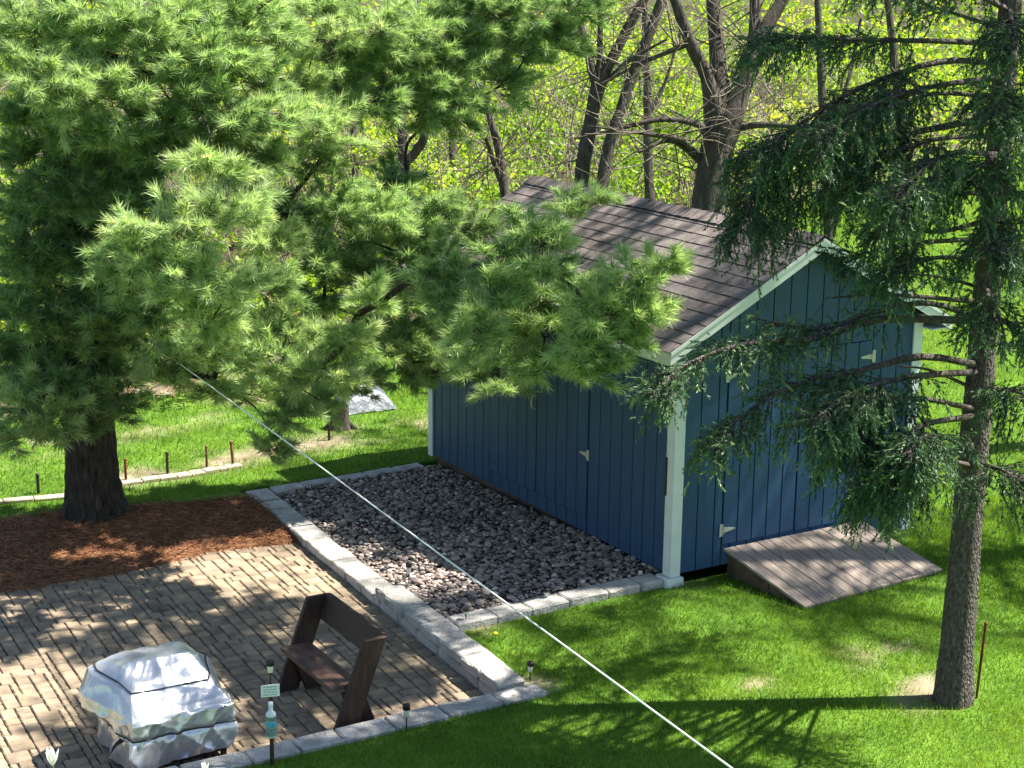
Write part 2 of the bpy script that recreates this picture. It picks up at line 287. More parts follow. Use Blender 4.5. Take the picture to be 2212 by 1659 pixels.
# carcass behind the boards
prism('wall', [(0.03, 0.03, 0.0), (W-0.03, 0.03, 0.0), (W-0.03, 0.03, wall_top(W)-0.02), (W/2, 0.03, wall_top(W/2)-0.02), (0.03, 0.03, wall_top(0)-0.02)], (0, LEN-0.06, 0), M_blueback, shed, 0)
GAP = 0.011
def side_board(y0, y1, z0, z1, x=0.0, parent=shed, th=0.022): return box('siding_board', x, x+th, y0+GAP/2, y1-GAP/2, z0, z1, M_blue, parent, 0.003)
def front_board(x0, x1, z0, z1=None, y=0.0, parent=shed, th=0.022):
    a, b = x0+GAP/2, x1-GAP/2
    if z1 is None:
        pts = [(a, y, z0), (b, y, z0), (b, y, wall_top(b))]+([(W/2, y, wall_top(W/2))] if a < W/2 < b else [])+[(a, y, wall_top(a))]
    else: pts = [(a, y, z0), (b, y, z0), (b, y, z1), (a, y, z1)]
    return prism('siding_board', pts, (0, th, 0), M_blue, parent, 0.003)
SD0, SD1, SDZ0, SDZ1 = 1.46, 3.43, 0.165, 1.98       # side double door
n = 24; ys = np.linspace(0.1, LEN-0.1, n+1)
def clip_iv(a, b, lo, hi):
    return [(p, q) for p, q in ((a, min(b, lo)), (max(a, hi), b)) if q-p > 0.03]
for a, b in zip(ys[:-1], ys[1:]):
    for p, q in clip_iv(a, b, SD0, SD1): side_board(p, q, 0.0, wall_top(0))
    p, q = max(a, SD0), min(b, SD1)
    if q-p > 0.03: side_board(p, q, 0.0, SDZ0-0.006); side_board(p, q, SDZ1+0.006, wall_top(0))
def t_hinge(parent, base, along, out, s=1.0, M_steel=None):
    M_steel = M_steel or globals()['M_steel']
    """strap hinge: upright plate, tapering strap and knuckle"""
    b = Vector(base); a = Vector(along); o = Vector(out); z = Vector((0, 0, 1)); r = root_part('hinge', parent, b)
    prism('plate', [b-a*0.02*s-z*0.06*s, b+a*0.018*s-z*0.06*s, b+a*0.018*s+z*0.06*s, b-a*0.02*s+z*0.06*s], o*0.005, M_steel, r, 0)
    prism('strap', [b+a*0.03*s-z*0.026*s, b+a*0.16*s-z*0.008*s, b+a*0.16*s+z*0.008*s, b+a*0.03*s+z*0.026*s], o*0.005, M_steel, r, 0)
    V, F = tube([b+a*0.024*s-z*0.035*s+o*0.006, b+a*0.024*s+z*0.035*s+o*0.006], 0.007*s, 8); obj_np('knuckle', V, F, M_steel, r)
def root_part(name, parent, loc):
    o = bpy.data.objects.new(name, None); o.location = Vector(loc)-parent_world(parent); o.empty_display_size = 0.05; return link(o, parent)
def panel_part(name, parent, bm_args, m): return box(name, *bm_args, m, parent)
mid = (SD0+SD1)/2
for (a, b) in ((SD0, mid), (mid, SD1)):
    d = root_part('door', shed, (0, a, SDZ0)); k = 5; yy = np.linspace(a+0.004, b-0.004, k+1)
    for p, q in zip(yy[:-1], yy[1:]): side_board(p, q, SDZ0, SDZ1, -0.006, d, 0.026)
for z in (0.83, 1.80): t_hinge(shed, (-0.007, SD0-0.012, z), (0, 1, 0), (-1, 0, 0), 0.95)
for z in (0.28, 1.80): t_hinge(shed, (-0.007, SD1+0.012, z), (0, -1, 0), (-1, 0, 0), 0.95, M_blue)
hd = root_part('door_handle', shed, (-0.01, mid, 1.16)); V, F = tube(curve([(-0.006, mid+0.03, 1.08), (-0.05, mid+0.03, 1.11), (-0.05, mid+0.03, 1.21), (-0.006, mid+0.03, 1.24)], 12), 0.008, 6); obj_np('grip', V, F, M_steel, hd)
box('latch_bar', -0.035, -0.004, 0.075, 0.1, 0.78, 1.16, M_black, shed, 0.004); lathe('latch_hook', [(0.012, 0), (0.014, 0.02), (0.006, 0.035), (0.0, 0.04)], (-0.02, 0.088, 1.165), M_steel, shed, 8)
FD0, FD1, FDZ0, FDZ1 = 0.60, 2.42, 0.21, 2.06         # front double door
xs = np.linspace(0.09, W-0.09, 15)
for a, b in zip(xs[:-1], xs[1:]):
    for p, q in clip_iv(a, b, FD0, FD1): front_board(p, q, 0.0)
    p, q = max(a, FD0), min(b, FD1)
    if q-p > 0.03: front_board(p, q, 0.0, FDZ0-0.006); front_board(p, q, FDZ1+0.006)
fm = (FD0+FD1)/2
for (a, b) in ((FD0, fm), (fm, FD1)):
    d = root_part('door', shed, (a, 0, FDZ0)); xx = np.linspace(a+0.004, b-0.004, 6)
    for p, q in zip(xx[:-1], xx[1:]): front_board(p, q, FDZ0, FDZ1, -0.006, d, 0.026)
for z in (0.36, 1.90):
    t_hinge(shed, (FD0-0.012, -0.007, z), (1, 0, 0), (0, -1, 0), 1.05); t_hinge(shed, (FD1+0.012, -0.007, z), (-1, 0, 0), (0, -1, 0), 1.05)
hd = root_part('door_handle', shed, (fm, -0.01, 1.1)); V, F = tube(curve([(fm+0.05, -0.006, 1.02), (fm+0.05, -0.05, 1.05), (fm+0.05, -0.05, 1.15), (fm+0.05, -0.006, 1.18)], 12), 0.008, 6); obj_np('grip', V, F, M_black, hd)
# corner trim
zt = wall_top(0)-0.012
box('corner_trim', -0.022, 0.098, -0.024, -0.001, -0.015, zt, M_white, shed); box('corner_trim', -0.024, -0.001, 0.0005, 0.098, -0.015, zt, M_white, shed)
box('corner_trim', -0.024, -0.001, LEN-0.098, LEN+0.002, -0.015, zt, M_white, shed); box('corner_trim', W-0.098, W+0.022, -0.024, -0.001, -0.015, zt, M_white, shed)
box('corner_trim', W+0.001, W+0.024, 0.0005, 0.098, -0.015, zt, M_white, shed)
obj_bm('foundation_block', box_bm(-0.07, 0.13, -0.05, 0.15, -0.13, -0.02, 0.02, 0.005, 2), M_white, shed)
for x in (0.09, W/2-0.07, W-0.23): box('skid', x, x+0.14, 0.16, LEN-0.02, -0.135, -0.002, M_skid, shed, 0.006)
box('rear_wall', 0.0, W, LEN-0.03, LEN-0.008, 0.0, wall_top(0), M_blue, shed, 0)
box('side_wall', W-0.022, W-0.001, 0.1, LEN-0.1, 0.0, wall_top(W), M_blue, shed, 0)
# roof
xl, xr, yf, yb = -OV, W+OV, -OF, LEN+OB
rf = root_part('roof', shed, (W/2, LEN/2, HE))
for s, x0 in ((1, xl), (-1, xr)):
    prism('roof_deck', [(x0, yf+0.02, HE-0.045), (W/2, yf+0.02, HR-0.045), (W/2, yf+0.02, HR-0.015), (x0, yf+0.02, HE-0.015)], (0, yb-yf-0.04, 0), M_skid, rf, 0)
    # barge boards front and back, eave board
    for yy in (yf-0.002, yb-0.02): prism('barge_board', [(x0, yy, HE-0.135), (W/2, yy, HR-0.135), (W/2, yy, HR-0.012), (x0, yy, HE-0.012)], (0, 0.022, 0), M_white, rf, 0)
    prism('drip_trim', [(x0, yf-0.012, HE-0.045), (W/2, yf-0.012, HR-0.045), (W/2, yf-0.012, HR-0.012), (x0, yf-0.012, HE-0.012)], (0, 0.009, 0), M_white, rf, 0)
    xa, xb = (x0-0.004, x0+0.018) if s > 0 else (x0-0.018, x0+0.004)
    box('eave_board', xa, xb, yf+0.022, yb-0.022, HE-0.14, HE-0.016, M_white, rf, 0.002)
    a, b = (x0+0.02, 0.0) if s > 0 else (W, x0-0.02)
    box('soffit', a, b, yf+0.022, yb-0.022, HE-0.125, HE-0.113, M_white, rf, 0)
NC = 13; sl = math.hypot(W/2+OV, HR-HE); ex = (sl-0.02)/NC; ang = math.atan(slope)
tabs = []
def tab_mesh(wd, seed):
    random.seed(seed); bm = bmesh.new(); L0 = ex+0.05
    # a tab: rear edge tucked low under the course above, butt edge thick
    vs = [(-wd/2, 0, 0.011), (wd/2, 0, 0.011), (wd/2, L0, 0.001), (-wd/2, L0, 0.001), (-wd/2, 0, 0.002), (wd/2, 0, 0.002)]
    v = [bm.verts.new((x+random.uniform(-.002, .002), y+(random.uniform(-.004, .004) if y == 0 else 0), z)) for x, y, z in vs]
    for f in ((0, 1, 2, 3), (4, 5, 1, 0), (4, 0, 3), (5, 2, 1)): bm.faces.new([v[i] for i in f])
    bmesh.ops.recalc_face_normals(bm, faces=bm.faces); me = bpy.data.meshes.new('shingle'); bm.to_mesh(me); bm.free(); me.materials.append(M_shingle); return me
TW = 0.30; tab_meshes = [tab_mesh(TW-0.004, k) for k in range(5)]; half_meshes = [tab_mesh(TW/2-0.004, 20+k) for k in range(2)]
rw = parent_world(rf); random.seed(11)
Lroof = yb-yf
far_slope = Acc()
for side in (1, -1):
    for c in range(NC+0):
        off = (c % 2)*TW/2; y = yf-0.008
        ends = []
        if off: ends.append((y+TW/4, TW/2, half_meshes)); y += TW/2
        while y < yb-0.05:
            wd = min(TW, yb+0.008-y)
            if wd > TW*0.9: ends.append((y+TW/2, TW, tab_meshes))
            else: ends.append((y+wd/2, wd, None))
            y += TW
        for yc, wd, ms in ends:
            s0 = c*ex-0.015; x0 = xl if side > 0 else xr
            px = x0+side*(s0*math.cos(ang)); pz = HE-0.012+s0*math.sin(ang)
            if side < 0:
                # hidden slope: one mesh
                L0 = ex+0.05; dx, dz = -math.cos(ang), math.sin(ang); q = []
                for (u, h) in ((0, 0.016), (L0, 0.001)):
                    for e in (-1, 1): q.append((px+dx*u+math.sin(ang)*h, yc+e*(wd/2-0.002), pz+dz*u+math.cos(ang)*h))
                for e in (-1, 1): q.append((px, yc+e*(wd/2-0.002), pz))
                far_slope.add(np.array(q), [(0, 1, 3, 2), (4, 5, 1, 0)]); continue
            me = random.choice(ms) if ms else tab_mesh(wd-0.004, 99)
            o = bpy.data.objects.new('shingle', me); link(o, rf)
            ax = Vector((0, -1, 0)); ay = Vector((math.cos(ang), 0, math.sin(ang))); az = ax.cross(ay)
            if az.z < 0: ax = -ax; az = -az
            M4 = Matrix((ax, ay, az)).transposed().to_4x4(); M4.translation = Vector((px, yc, pz))-rw+az*random.uniform(0, 0.003); o.matrix_local = M4
o = far_slope.obj('shingle_courses', M_shingle, rf); o['kind'] = 'stuff'
y = yf-0.01; k = 0
while y < yb:
    y1 = min(y+0.15, yb+0.01); h = 0.004*(k % 2)
    bm = bmesh.new(); P = []
    for yy, dz in ((y, 0.020), (y1+0.02, 0.008)):
        P.append([bm.verts.new((W/2-0.14, yy, HR-0.14*slope+0.002+dz)), bm.verts.new((W/2, yy, HR+0.006+dz)), bm.verts.new((W/2+0.14, yy, HR-0.14*slope+0.002+dz))])
    bm.faces.new((P[0][0], P[0][1], P[1][1], P[1][0])); bm.faces.new((P[0][1], P[0][2], P[1][2], P[1][1]))
    lowv = [bm.verts.new(v.co-Vector((0, 0, 0.014))) for v in P[0]]
    bm.faces.new((P[0][0], lowv[0], lowv[1], P[0][1])); bm.faces.new((P[0][1], lowv[1], lowv[2], P[0][2]))
    obj_bm('ridge_shingle', bm, M_shingle, rf); y = y1; k += 1

# ------------------------------------------------------------------ plank ramp
rampo = root('wooden_ramp', (1.5, -0.5, LAWN_Z), 'weathered grey plank ramp leading up to the shed doors', 'ramp')
TL, TR, BL, BR = Vector((0.60, -0.035, 0.185)), Vector((2.40, -0.035, 0.185)), Vector((0.72, -1.12, -0.075)), Vector((2.60, -1.00, -0.075))
NP = 13
for i in range(NP):
    a, b = i/NP, (i+1)/NP; g_ = 0.004
    p = [TL.lerp(TR, a), TL.lerp(TR, b), BL.lerp(BR, b), BL.lerp(BR, a)]
    e = (p[1]-p[0]).normalized()*g_; p = [p[0]+e, p[1]-e, p[2]-e, p[3]+e]; lift = random.uniform(-0.002, 0.002)
    o = prism('plank', [q+Vector((0, 0, lift)) for q in p], (0, 0, -0.028), M_deck, rampo, 0.003)
for t in (0.02, 0.5, 0.96):
    a = TL.lerp(TR, t)+Vector((0, -0.03, -0.03)); b = BL.lerp(BR, t)+Vector((0, 0.1, -0.03))
    prism('stringer', [a, b, b+Vector((0, 0, -0.005)), Vector((a.x, a.y, LAWN_Z+0.01))], (0.04, 0, 0), M_skid, rampo, 0.002)
for t in (0.01, 0.93):
    a = TL.lerp(TR, t); box('support_post', a.x+0.05, a.x+0.15, a.y-0.12, a.y-0.02, LAWN_Z-0.01, 0.14, M_skid, rampo, 0.004)
a = BL.lerp(TL, 0.45); box('cross_beam', 0.68, 2.5, -0.62, -0.54, LAWN_Z-0.01, 0.0, M_skid, rampo, 0.004)

# ------------------------------------------------------------------ stone walls and edgings
def stone_mesh(lx, ly, lz, seed, rough=0.006):
    random.seed(seed); bm = box_bm(-lx/2, lx/2, -ly/2, ly/2, -lz, 0, 0.014, 0)
    bmesh.ops.subdivide_edges(bm, edges=[e for e in bm.edges if e.calc_length() > 0.12], cuts=1)
    for v in bm.verts: v.co += Vector((random.uniform(-rough, rough), random.uniform(-rough, rough), random.uniform(-rough, rough)*0.5))
    bmesh.ops.triangulate(bm, faces=[f for f in bm.faces if len(f.verts) > 4]); me = bpy.data.meshes.new('stone_block'); bm.to_mesh(me); bm.free(); me.materials.append(M_stone); return me
def stone_row(parent, P, Q, widthv, top, height, name, lens=(0.30, 0.45), seed=1, setback=0.0):
    """a row of separate blocks from P to Q (2-D); widthv = thickness"""
    rs = random.Random(seed); P = np.array(P, float); Q = np.array(Q, float); Ltot = np.linalg.norm(Q-P); d = (Q-P)/Ltot; pos = 0.0; k = 0
    rot = math.atan2(d[1], d[0]); pw = parent_world(parent)
    while pos < Ltot-0.02:
        l = rs.uniform(*lens); l = Ltot-pos if Ltot-pos-l < 0.15 else l
        me = stone_mesh(l-0.008, widthv+rs.uniform(-0.012, 0.012), height-0.004, seed*100+k, 0.007)
        o = bpy.data.objects.new(name, me); link(o, parent); c = P+d*(pos+l/2)
        z = top(pos/Ltot) if callable(top) else top
        o.location = Vector((c[0], c[1], z+rs.uniform(-0.004, 0.004)))-pw; o.rotation_euler = (rs.uniform(-.01, .01), rs.uniform(-.01, .01), rot+rs.uniform(-0.012, 0.012)); pos += l; k += 1
rw1 = root('retaining_wall', (wall_x(1.5), 1.5, PATIO_Z), 'long low grey stone block wall between the paved patio and the gravel bed', 'wall')
YS = 1.20
cap = lambda y: (float(wall_x(y)), y)
stone_row(rw1, cap(-1.32), cap(YS), 0.27, -0.045, 0.095, 'cap_block', (0.32, 0.46), 3)
stone_row(rw1, cap(-1.30), cap(4.86), 0.25, -0.142, 0.10, 'stone_block', (0.32, 0.46), 4)
stone_row(rw1, cap(YS+0.01), cap(4.86), 0.27, -0.132, 0.02, 'cap_block', (0.30, 0.44), 5)
stone_row(rw1, cap(-1.30), cap(4.80), 0.24, -0.245, 0.08, 'stone_block', (0.32, 0.46), 6)
e1 = root('stone_edging', (-1.1, 0.13, LAWN_Z), 'short row of pale stone blocks between gravel and front lawn beside the shed corner', 'edging')
stone_row(e1, (wall_x(0)+0.15, 0.09), (-0.06, 0.13), 0.24, -0.035, 0.14, 'stone_block', (0.36, 0.5), 7)
e2 = root('stone_edging', (-1.2, 4.75, BACK_Z), 'thin row of grey stone blocks between gravel and back lawn', 'edging')
stone_row(e2, (float(wall_x(4.75))+0.15, 4.74), (-0.12, 4.80), 0.20, -0.115, 0.12, 'stone_block', (0.34, 0.46), 8)
e3 = root('stone_edging', (-4.5, -1.44, LAWN_Z), 'row of rough stone blocks along the near edge of the paved patio', 'edging')
stone_row(e3, (-2.36, -1.46), (-7.6, -1.43), 0.23, -0.075, 0.2, 'stone_block', (0.34, 0.52), 9)

# ------------------------------------------------------------------ patio of random pavers
patio = box('patio', -8.2, -2.55, -1.40, 4.1, -0.31, PATIO_Z-0.022, M_sand, None, 0)
tag(patio, 'patio of tan and grey tumbled concrete pavers in a random pattern', 'patio', kind='structure')
U = 0.062; rp = random.Random(5)
cols, rows = 88, 84
occ = np.zeros((cols, rows), bool); pav = []
for j in range(rows):
    for i in range(cols):
        if occ[i, j]: continue
        opts = [(3, 2), (2, 3), (2, 2), (3, 3), (2, 2), (3, 2)]; rp.shuffle(opts); opts += [(2, 1), (1, 2), (1, 1)]
        for a, b in opts:
            if i+a <= cols and j+b <= rows and not occ[i:i+a, j:j+b].any(): occ[i:i+a, j:j+b] = True; pav.append((i, j, a, b)); break
pm = {}
def paver_mesh(a, b, k):
    random.seed(a*100+b*10+k); bm = box_bm(-a*U/2+0.0045, a*U/2-0.0045, -b*U/2+0.0045, b*U/2-0.0045, -0.04, 0, 0.009, 0.0025); me = bpy.data.meshes.new('paver'); bm.to_mesh(me); bm.free(); me.materials.append(M_paver); return me
rotp = math.atan(0.057); cr, sr = math.cos(-rotp), math.sin(-rotp)
plist = []
for (i, j, a, b) in pav:
    lx = -(i+a/2)*U; ly = (j+b/2)*U
    x = float(wall_x(-1.34))-0.115+lx*cr-ly*sr; y = -1.34+lx*sr+ly*cr
    if y > 3.75+0.12*math.sin(x*3) or y < -1.36 or x < -7.6: continue
    z = PATIO_Z+rp.uniform(-0.003, 0.003); v = np.array([x, y, z])-CAM; dpt = v@DD; pxx = PCX+FPX*(v@RR)/dpt; pyy = PCY-FPX*(v@UU)/dpt
    vis = 0 < pxx < 2212 and 0 < pyy < 1659 and y < 3.45
    plist.append((a*b/dpt**3*vis, x, y, z, a, b))
plist.sort(reverse=True)
random.seed(3); pstuff = Acc()
for k, (sz, x, y, z, a, b) in enumerate(plist):
    key = (a, b, rp.randint(0, 2))
    if key not in pm: pm[key] = paver_mesh(*key)
    if k < 300:
        o = bpy.data.objects.new('paver', pm[key]); link(o, patio); o.location = (x, y, z); o.rotation_euler = (rp.uniform(-.012, .012), rp.uniform(-.012, .012), -rotp+rp.uniform(-.012, .012))
    else:
        me = pm[key]; Vv = np.array([v.co[:] for v in me.vertices]); q = np.stack([x+Vv[:, 0]*cr-Vv[:, 1]*sr, y+Vv[:, 0]*sr+Vv[:, 1]*cr, z+Vv[:, 2]], 1)
        pstuff.V.append(q); pstuff.F += [[pstuff.n+i for i in p.vertices] for p in me.polygons]; pstuff.n += len(q)
me = bpy.data.meshes.new('more_pavers'); me.from_pydata(np.concatenate(pstuff.V).tolist(), [], pstuff.F); me.materials.append(M_paver)
o = link(bpy.data.objects.new('more_pavers', me), patio); o['kind'] = 'stuff'

# ------------------------------------------------------------------ pine needle bed
nxb, nyb = 70, 34
bx = np.linspace(-8.2, -2.44, nxb); V = []
for j in range(nyb):
    for x in bx:
        yf_ = 3.28+0.22*(vnoise(x, 0, 1.6)-0.5)+0.1*(vnoise(x, 7, 5)-0.5)-0.10*max(0, -4.2-x); yb_ = 4.75+0.25*(vnoise(x, 20, 1.2)-0.5)+0.30*np.clip((-3.0-x), 0, 1)
        t = j/(nyb-1); y = yf_+(yb_-yf_)*t; z = PATIO_Z+0.004+(0.118)*np.clip((y-3.2)/1.2, 0, 1)+0.02*math.sin(min(1, t*4)*math.pi/2)+0.025*(vnoise(x, y, 2.5)-0.5)
        x2 = min(x, float(wall_x(y))-0.125)
        if t in (0.0, 1.0): z -= 0.02
        V.append((x2, y, z))
V = np.array(V); ii = (np.arange(nyb-1)[:, None]*nxb+np.arange(nxb-1)).ravel()
bed = obj_np('pine_needle_bed', V, np.stack([ii, ii+1, ii+nxb+1, ii+nxb], 1), M_litter, None, smooth=True)
tag(bed, 'bed of fallen brown pine needles under the big pine', 'mulch', kind='structure')
def needle_tris(P, D, Ln, Wd):
    """thin triangles: origin, direction, length, width"""
    side = norm(np.cross(D, rng.normal(size=D.shape)))*Wd[:, None]/2
    V = np.stack([P-side, P+side, P+D*Ln[:, None]], 1).reshape(-1, 3); return V, np.arange(len(V)).reshape(-1, 3)
K = 26000; idx = rng.integers(0, len(V), K); P = V[idx]+np.stack([rng.normal(0, .06, K), rng.normal(0, .04, K), rng.uniform(0.002, 0.022, K)], 1)
P[:, 0] = np.minimum(P[:, 0], wall_x(P[:, 1])-0.13)
D = norm(np.stack([rng.normal(size=K), rng.normal(size=K), rng.normal(0, .22, K)], 1)); nv, nf = needle_tris(P, D, rng.uniform(.06, .12, K), np.full(K, .007))
o = obj_np('fallen_needles', nv, nf, M_litter2, bed, {'v': np.repeat(np.clip(rng.normal(.5, .25, K)+0.5*(vnoise(P[:, 0], P[:, 1], 3)-.5), 0, 1), 3)}); o['kind'] = 'stuff'

# ------------------------------------------------------------------ gravel bed
def gravel_z(x, y):
    x = np.asarray(x, float); y = np.asarray(y, float); a = np.where(y < 1.2, -0.066, -0.155+.01*np.clip(1.6-y, 0, .4)); b = -0.030-0.080*np.clip((y-1.2)/3.2, 0, 1)
    return a+(b-a)*np.clip((x-wall_x(y)-.18)/.8, 0, 1)+0.016*(vnoise(x+3, y+8, 1.5)-0.5)
gx = np.linspace(0, 1, 24); gy = np.linspace(0.18, 4.72, 44); V = []
for y in gy:
    for t in gx: x = float(wall_x(y))+0.09+(0.01-float(wall_x(y)))*t; V.append((x, y, float(gravel_z(x, y))-0.02))
ii = (np.arange(43)[:, None]*24+np.arange(23)).ravel()
gb = obj_np('gravel_bed', np.array(V), np.stack([ii, ii+1, ii+25, ii+24], 1), M_gravbase, None, smooth=True)
tag(gb, 'bed of pinkish grey river stones beside the shed wall', 'gravel', kind='structure')
def pebble(seed, sub):
    bm = bmesh.new(); bmesh.ops.create_icosphere(bm, subdivisions=sub, radius=1.0); r_ = np.random.default_rng(seed); k = r_.normal(size=(4, 3))
    for v in bm.verts:
        n_ = np.array(v.co); v.co = v.co*(1+0.12*math.sin(2.2*n_@k[0])+0.10*math.sin(3.1*n_@k[1]))
        v.co.z = max(-0.5, min(0.5, v.co.z*0.50)); v.co.x *= 1.15
    Vv = np.array([v.co[:] for v in bm.verts]); bm.verts.index_update(); Ff = np.array([[v.index for v in f.verts] for f in bm.faces]); bm.free(); return Vv, Ff
pebs = [pebble(s, 2) for s in range(6)]; pebs1 = [pebble(s, 1) for s in range(6)]
NST = 9800; yv = rng.uniform(0.22, 4.68, NST); tv = rng.random(NST); xv = wall_x(yv)+0.145+(0.04-wall_x(yv)-0.145)*tv; sz = np.exp(rng.normal(math.log(0.0185), 0.33, NST)).clip(0.010, 0.045)
zv = gravel_z(xv, yv)-0.010+rng.uniform(-0.008, 0.016, NST); order = np.argsort(-sz/np.array([depth((a, b, -.1)) for a, b in zip(xv, yv)]))
acc = Acc(); pmesh = []
for k, (pv, pf) in enumerate(pebs): pmesh.append(mesh_np('stone', pv, pf, M_gravel1, None, True))
gv = np.clip(rng.normal(.45, .22, NST)+0.25*(vnoise(xv, yv, 1.1)-.5), 0, 1); gv[rng.random(NST) < .03] = 1.0
for r_, i in enumerate(order):
    k = rng.integers(0, 6); a = rng.uniform(0, 6.283); tx, ty = rng.normal(0, .25, 2)
    if r_ < 300:
        o = bpy.data.objects.new('stone', pmesh[k]); link(o, gb); o.location = (xv[i], yv[i], zv[i]+0.01); o.rotation_euler = (tx, ty, a); o.scale = (sz[i],)*3
    else:
        Rm = np.array(Matrix.Rotation(a, 3, 'Z')@Matrix.Rotation(tx, 3, 'X')@Matrix.Rotation(ty, 3, 'Y')); pv_, pf_ = (pebs if sz[i] > 0.021 and yv[i] < 3 else pebs1)[k]; acc.add(pv_@Rm.T*sz[i]+np.array([xv[i], yv[i], zv[i]]), pf_, gv[i])
o = acc.obj('loose_stones', M_gravel, gb, True); o['kind'] = 'stuff'

# ------------------------------------------------------------------ bench (two slanted side frames, seat and back plank)
bench = root('wooden_bench', (-3.9, -0.7, PATIO_Z), 'dark brown plank bench with slanted legs on the patio', 'bench')
for y0 in (-1.245, -0.185):
    prism('back_leg', [(-4.15, y0, PATIO_Z), (-3.955, y0, PATIO_Z), (-3.665, y0, 0.545), (-3.86, y0, 0.545)], (0, 0.045, 0), M_bench, bench, 0.006)
    y1 = y0+0.047 if y0 < -1 else y0-0.047
    prism('front_leg', [(-3.905, y1, PATIO_Z), (-3.72, y1, PATIO_Z), (-3.85, y1, 0.125), (-4.035, y1, 0.125)], (0, 0.045, 0), M_bench, bench, 0.006)
box('seat', -4.115, -3.85, -1.15, -0.19, 0.127, 0.168, M_bench_top, bench, 0.006)
prism('backrest', [(-3.765, -1.197, 0.355), (-3.72, -1.197, 0.338), (-3.642, -1.197, 0.550), (-3.687, -1.197, 0.566)], (0, 1.01, 0), M_bench, bench, 0.006)

# ------------------------------------------------------------------ covered grill
grill = root('covered_grill', (-5.35, -0.78, PATIO_Z), 'grill under a crumpled silver cover tied with black cord on the patio', 'grill')
NU, NR = 330, 110
def contour(s, key):
    """closed outlines of the cover at several heights, s in 0..1 anticlockwise from the front left corner"""
    return key
top_c = [(-5.70, -1.13), (-4.90, -1.13), (-4.88, -0.72), (-4.90, -0.36), (-5.72, -0.34), (-5.90, -0.42), (-5.93, -0.72), (-5.78, -0.92)]
def resample(P, n):
    P = np.array(P+[P[0]], float); s = np.concatenate([[0], np.cumsum(np.linalg.norm(np.diff(P, axis=0), axis=1))]); t = np.linspace(0, s[-1], n, endpoint=False); return np.stack([np.interp(t, s, P[:, i]) for i in range(P.shape[1])], 1)
rings = [  # each ring: eight corners x, y, z, from the ground hem up to the ridge
    [(-5.71, -1.13, -.20), (-4.89, -1.13, -.125), (-4.87, -.75, -.14), (-4.88, -.40, -.17), (-5.66, -.38, -.2), (-5.71, -.5, -.2), (-5.72, -.7, -.2), (-5.72, -.95, -.2)],
    [(-5.70, -1.13, .03), (-4.895, -1.13, .03), (-4.87, -.75, .03), (-4.88, -.38, .03), (-5.68, -.37, .03), (-5.72, -.5, .04), (-5.73, -.7, .05), (-5.72, -.95, .03)],
    [(-5.70, -1.13, .185), (-4.895, -1.13, .205), (-4.86, -.75, .22), (-4.87, -.36, .18), (-5.72, -.35, .15), (-5.86, -.46, .17), (-5.89, -.7, .20), (-5.74, -.95, .18)],
    [(-5.69, -1.115, .215), (-4.905, -1.115, .235), (-4.87, -.74, .30), (-4.88, -.37, .28), (-5.74, -.35, .26), (-5.88, -.46, .29), (-5.91, -.68, .31), (-5.73, -.93, .24)],
    [(-5.64, -.98, .31), (-4.97, -.98, .32), (-4.93, -.70, .42), (-4.95, -.41, .40), (-5.70, -.38, .40), (-5.80, -.47, .44), (-5.82, -.66, .44), (-5.70, -.84, .38)],
    [(-5.56, -.80, .455), (-5.05, -.80, .455), (-5.02, -.62, .50), (-5.03, -.46, .485), (-5.58, -.44, .49), (-5.64, -.50, .515), (-5.65, -.62, .515), (-5.62, -.72, .50)],
    [(-5.50, -.72, .515), (-5.10, -.72, .51), (-5.08, -.60, .525), (-5.09, -.50, .515), (-5.54, -.48, .52), (-5.58, -.52, .535), (-5.58, -.60, .535), (-5.55, -.68, .53)]]
RG = np.array([resample(r, NU) for r in rings]); tk = np.linspace(0, 1, len(rings)); tt = np.linspace(0, 1, NR)
G3 = np.stack([[np.interp(tt, tk, RG[:, u, c]) for c in range(3)] for u in range(NU)], 0).transpose(2, 0, 1)  # NR, NU, 3
cen = G3.mean(axis=1, keepdims=True); out = norm((G3-cen)*np.array([1, 1, 0.0])+np.array([0, 0, 1e-6]))
uu = np.arange(NU)/NU*6.283; fold = np.zeros((NR, NU)); r_ = np.random.default_rng(12)
for _ in range(26):
    k = r_.integers(3, 14); ph = r_.uniform(0, 6.28); sl_ = r_.uniform(-9, 9); rz = r_.uniform(0, 1); w_ = r_.uniform(.15, .45)
    fold += (1-np.abs(np.sin(k*uu[None]/2+ph+sl_*tt[:, None])))**2*np.exp(-((tt[:, None]-rz)/w_)**2)*r_.uniform(0.3, 1.0)
fold = (fold-fold.mean())/fold.std(); amp = np.interp(tt, [0, .3, .42, .5, 1], [0.013, 0.011, 0.004, 0.002, 0.001])[:, None]
pinch = np.exp(-((tt-0.20)/0.025)**2)[:, None]*0.018
G3 = G3+out*((fold*amp-pinch)[..., None])
crk = np.zeros(G3.shape[:2])
for am_, fr_, ct_ in ((1.0, 3.2, 3), (.55, 7, 4), (.22, 15, 4)):      # sharp creases running in several directions
    for _ in range(ct_):
        A_, B_ = norm(r_.normal(size=3)), norm(r_.normal(size=3)); crk += am_/ct_*(1-np.abs(2*vnoise(G3@A_*1.0+9, G3@B_*.35+4, fr_)-1)*1.6)
crk -= crk.mean()
bumpn = norm(out+np.array([0, 0, 1.0])*np.clip((tt-.35)*3, 0, 3)[:, None, None]); G3 = G3+bumpn*(crk*0.055)[..., None]
V = np.vstack([G3.reshape(-1, 3), G3[-1].mean(axis=0, keepdims=True)+np.array([[0, 0, .004]])])
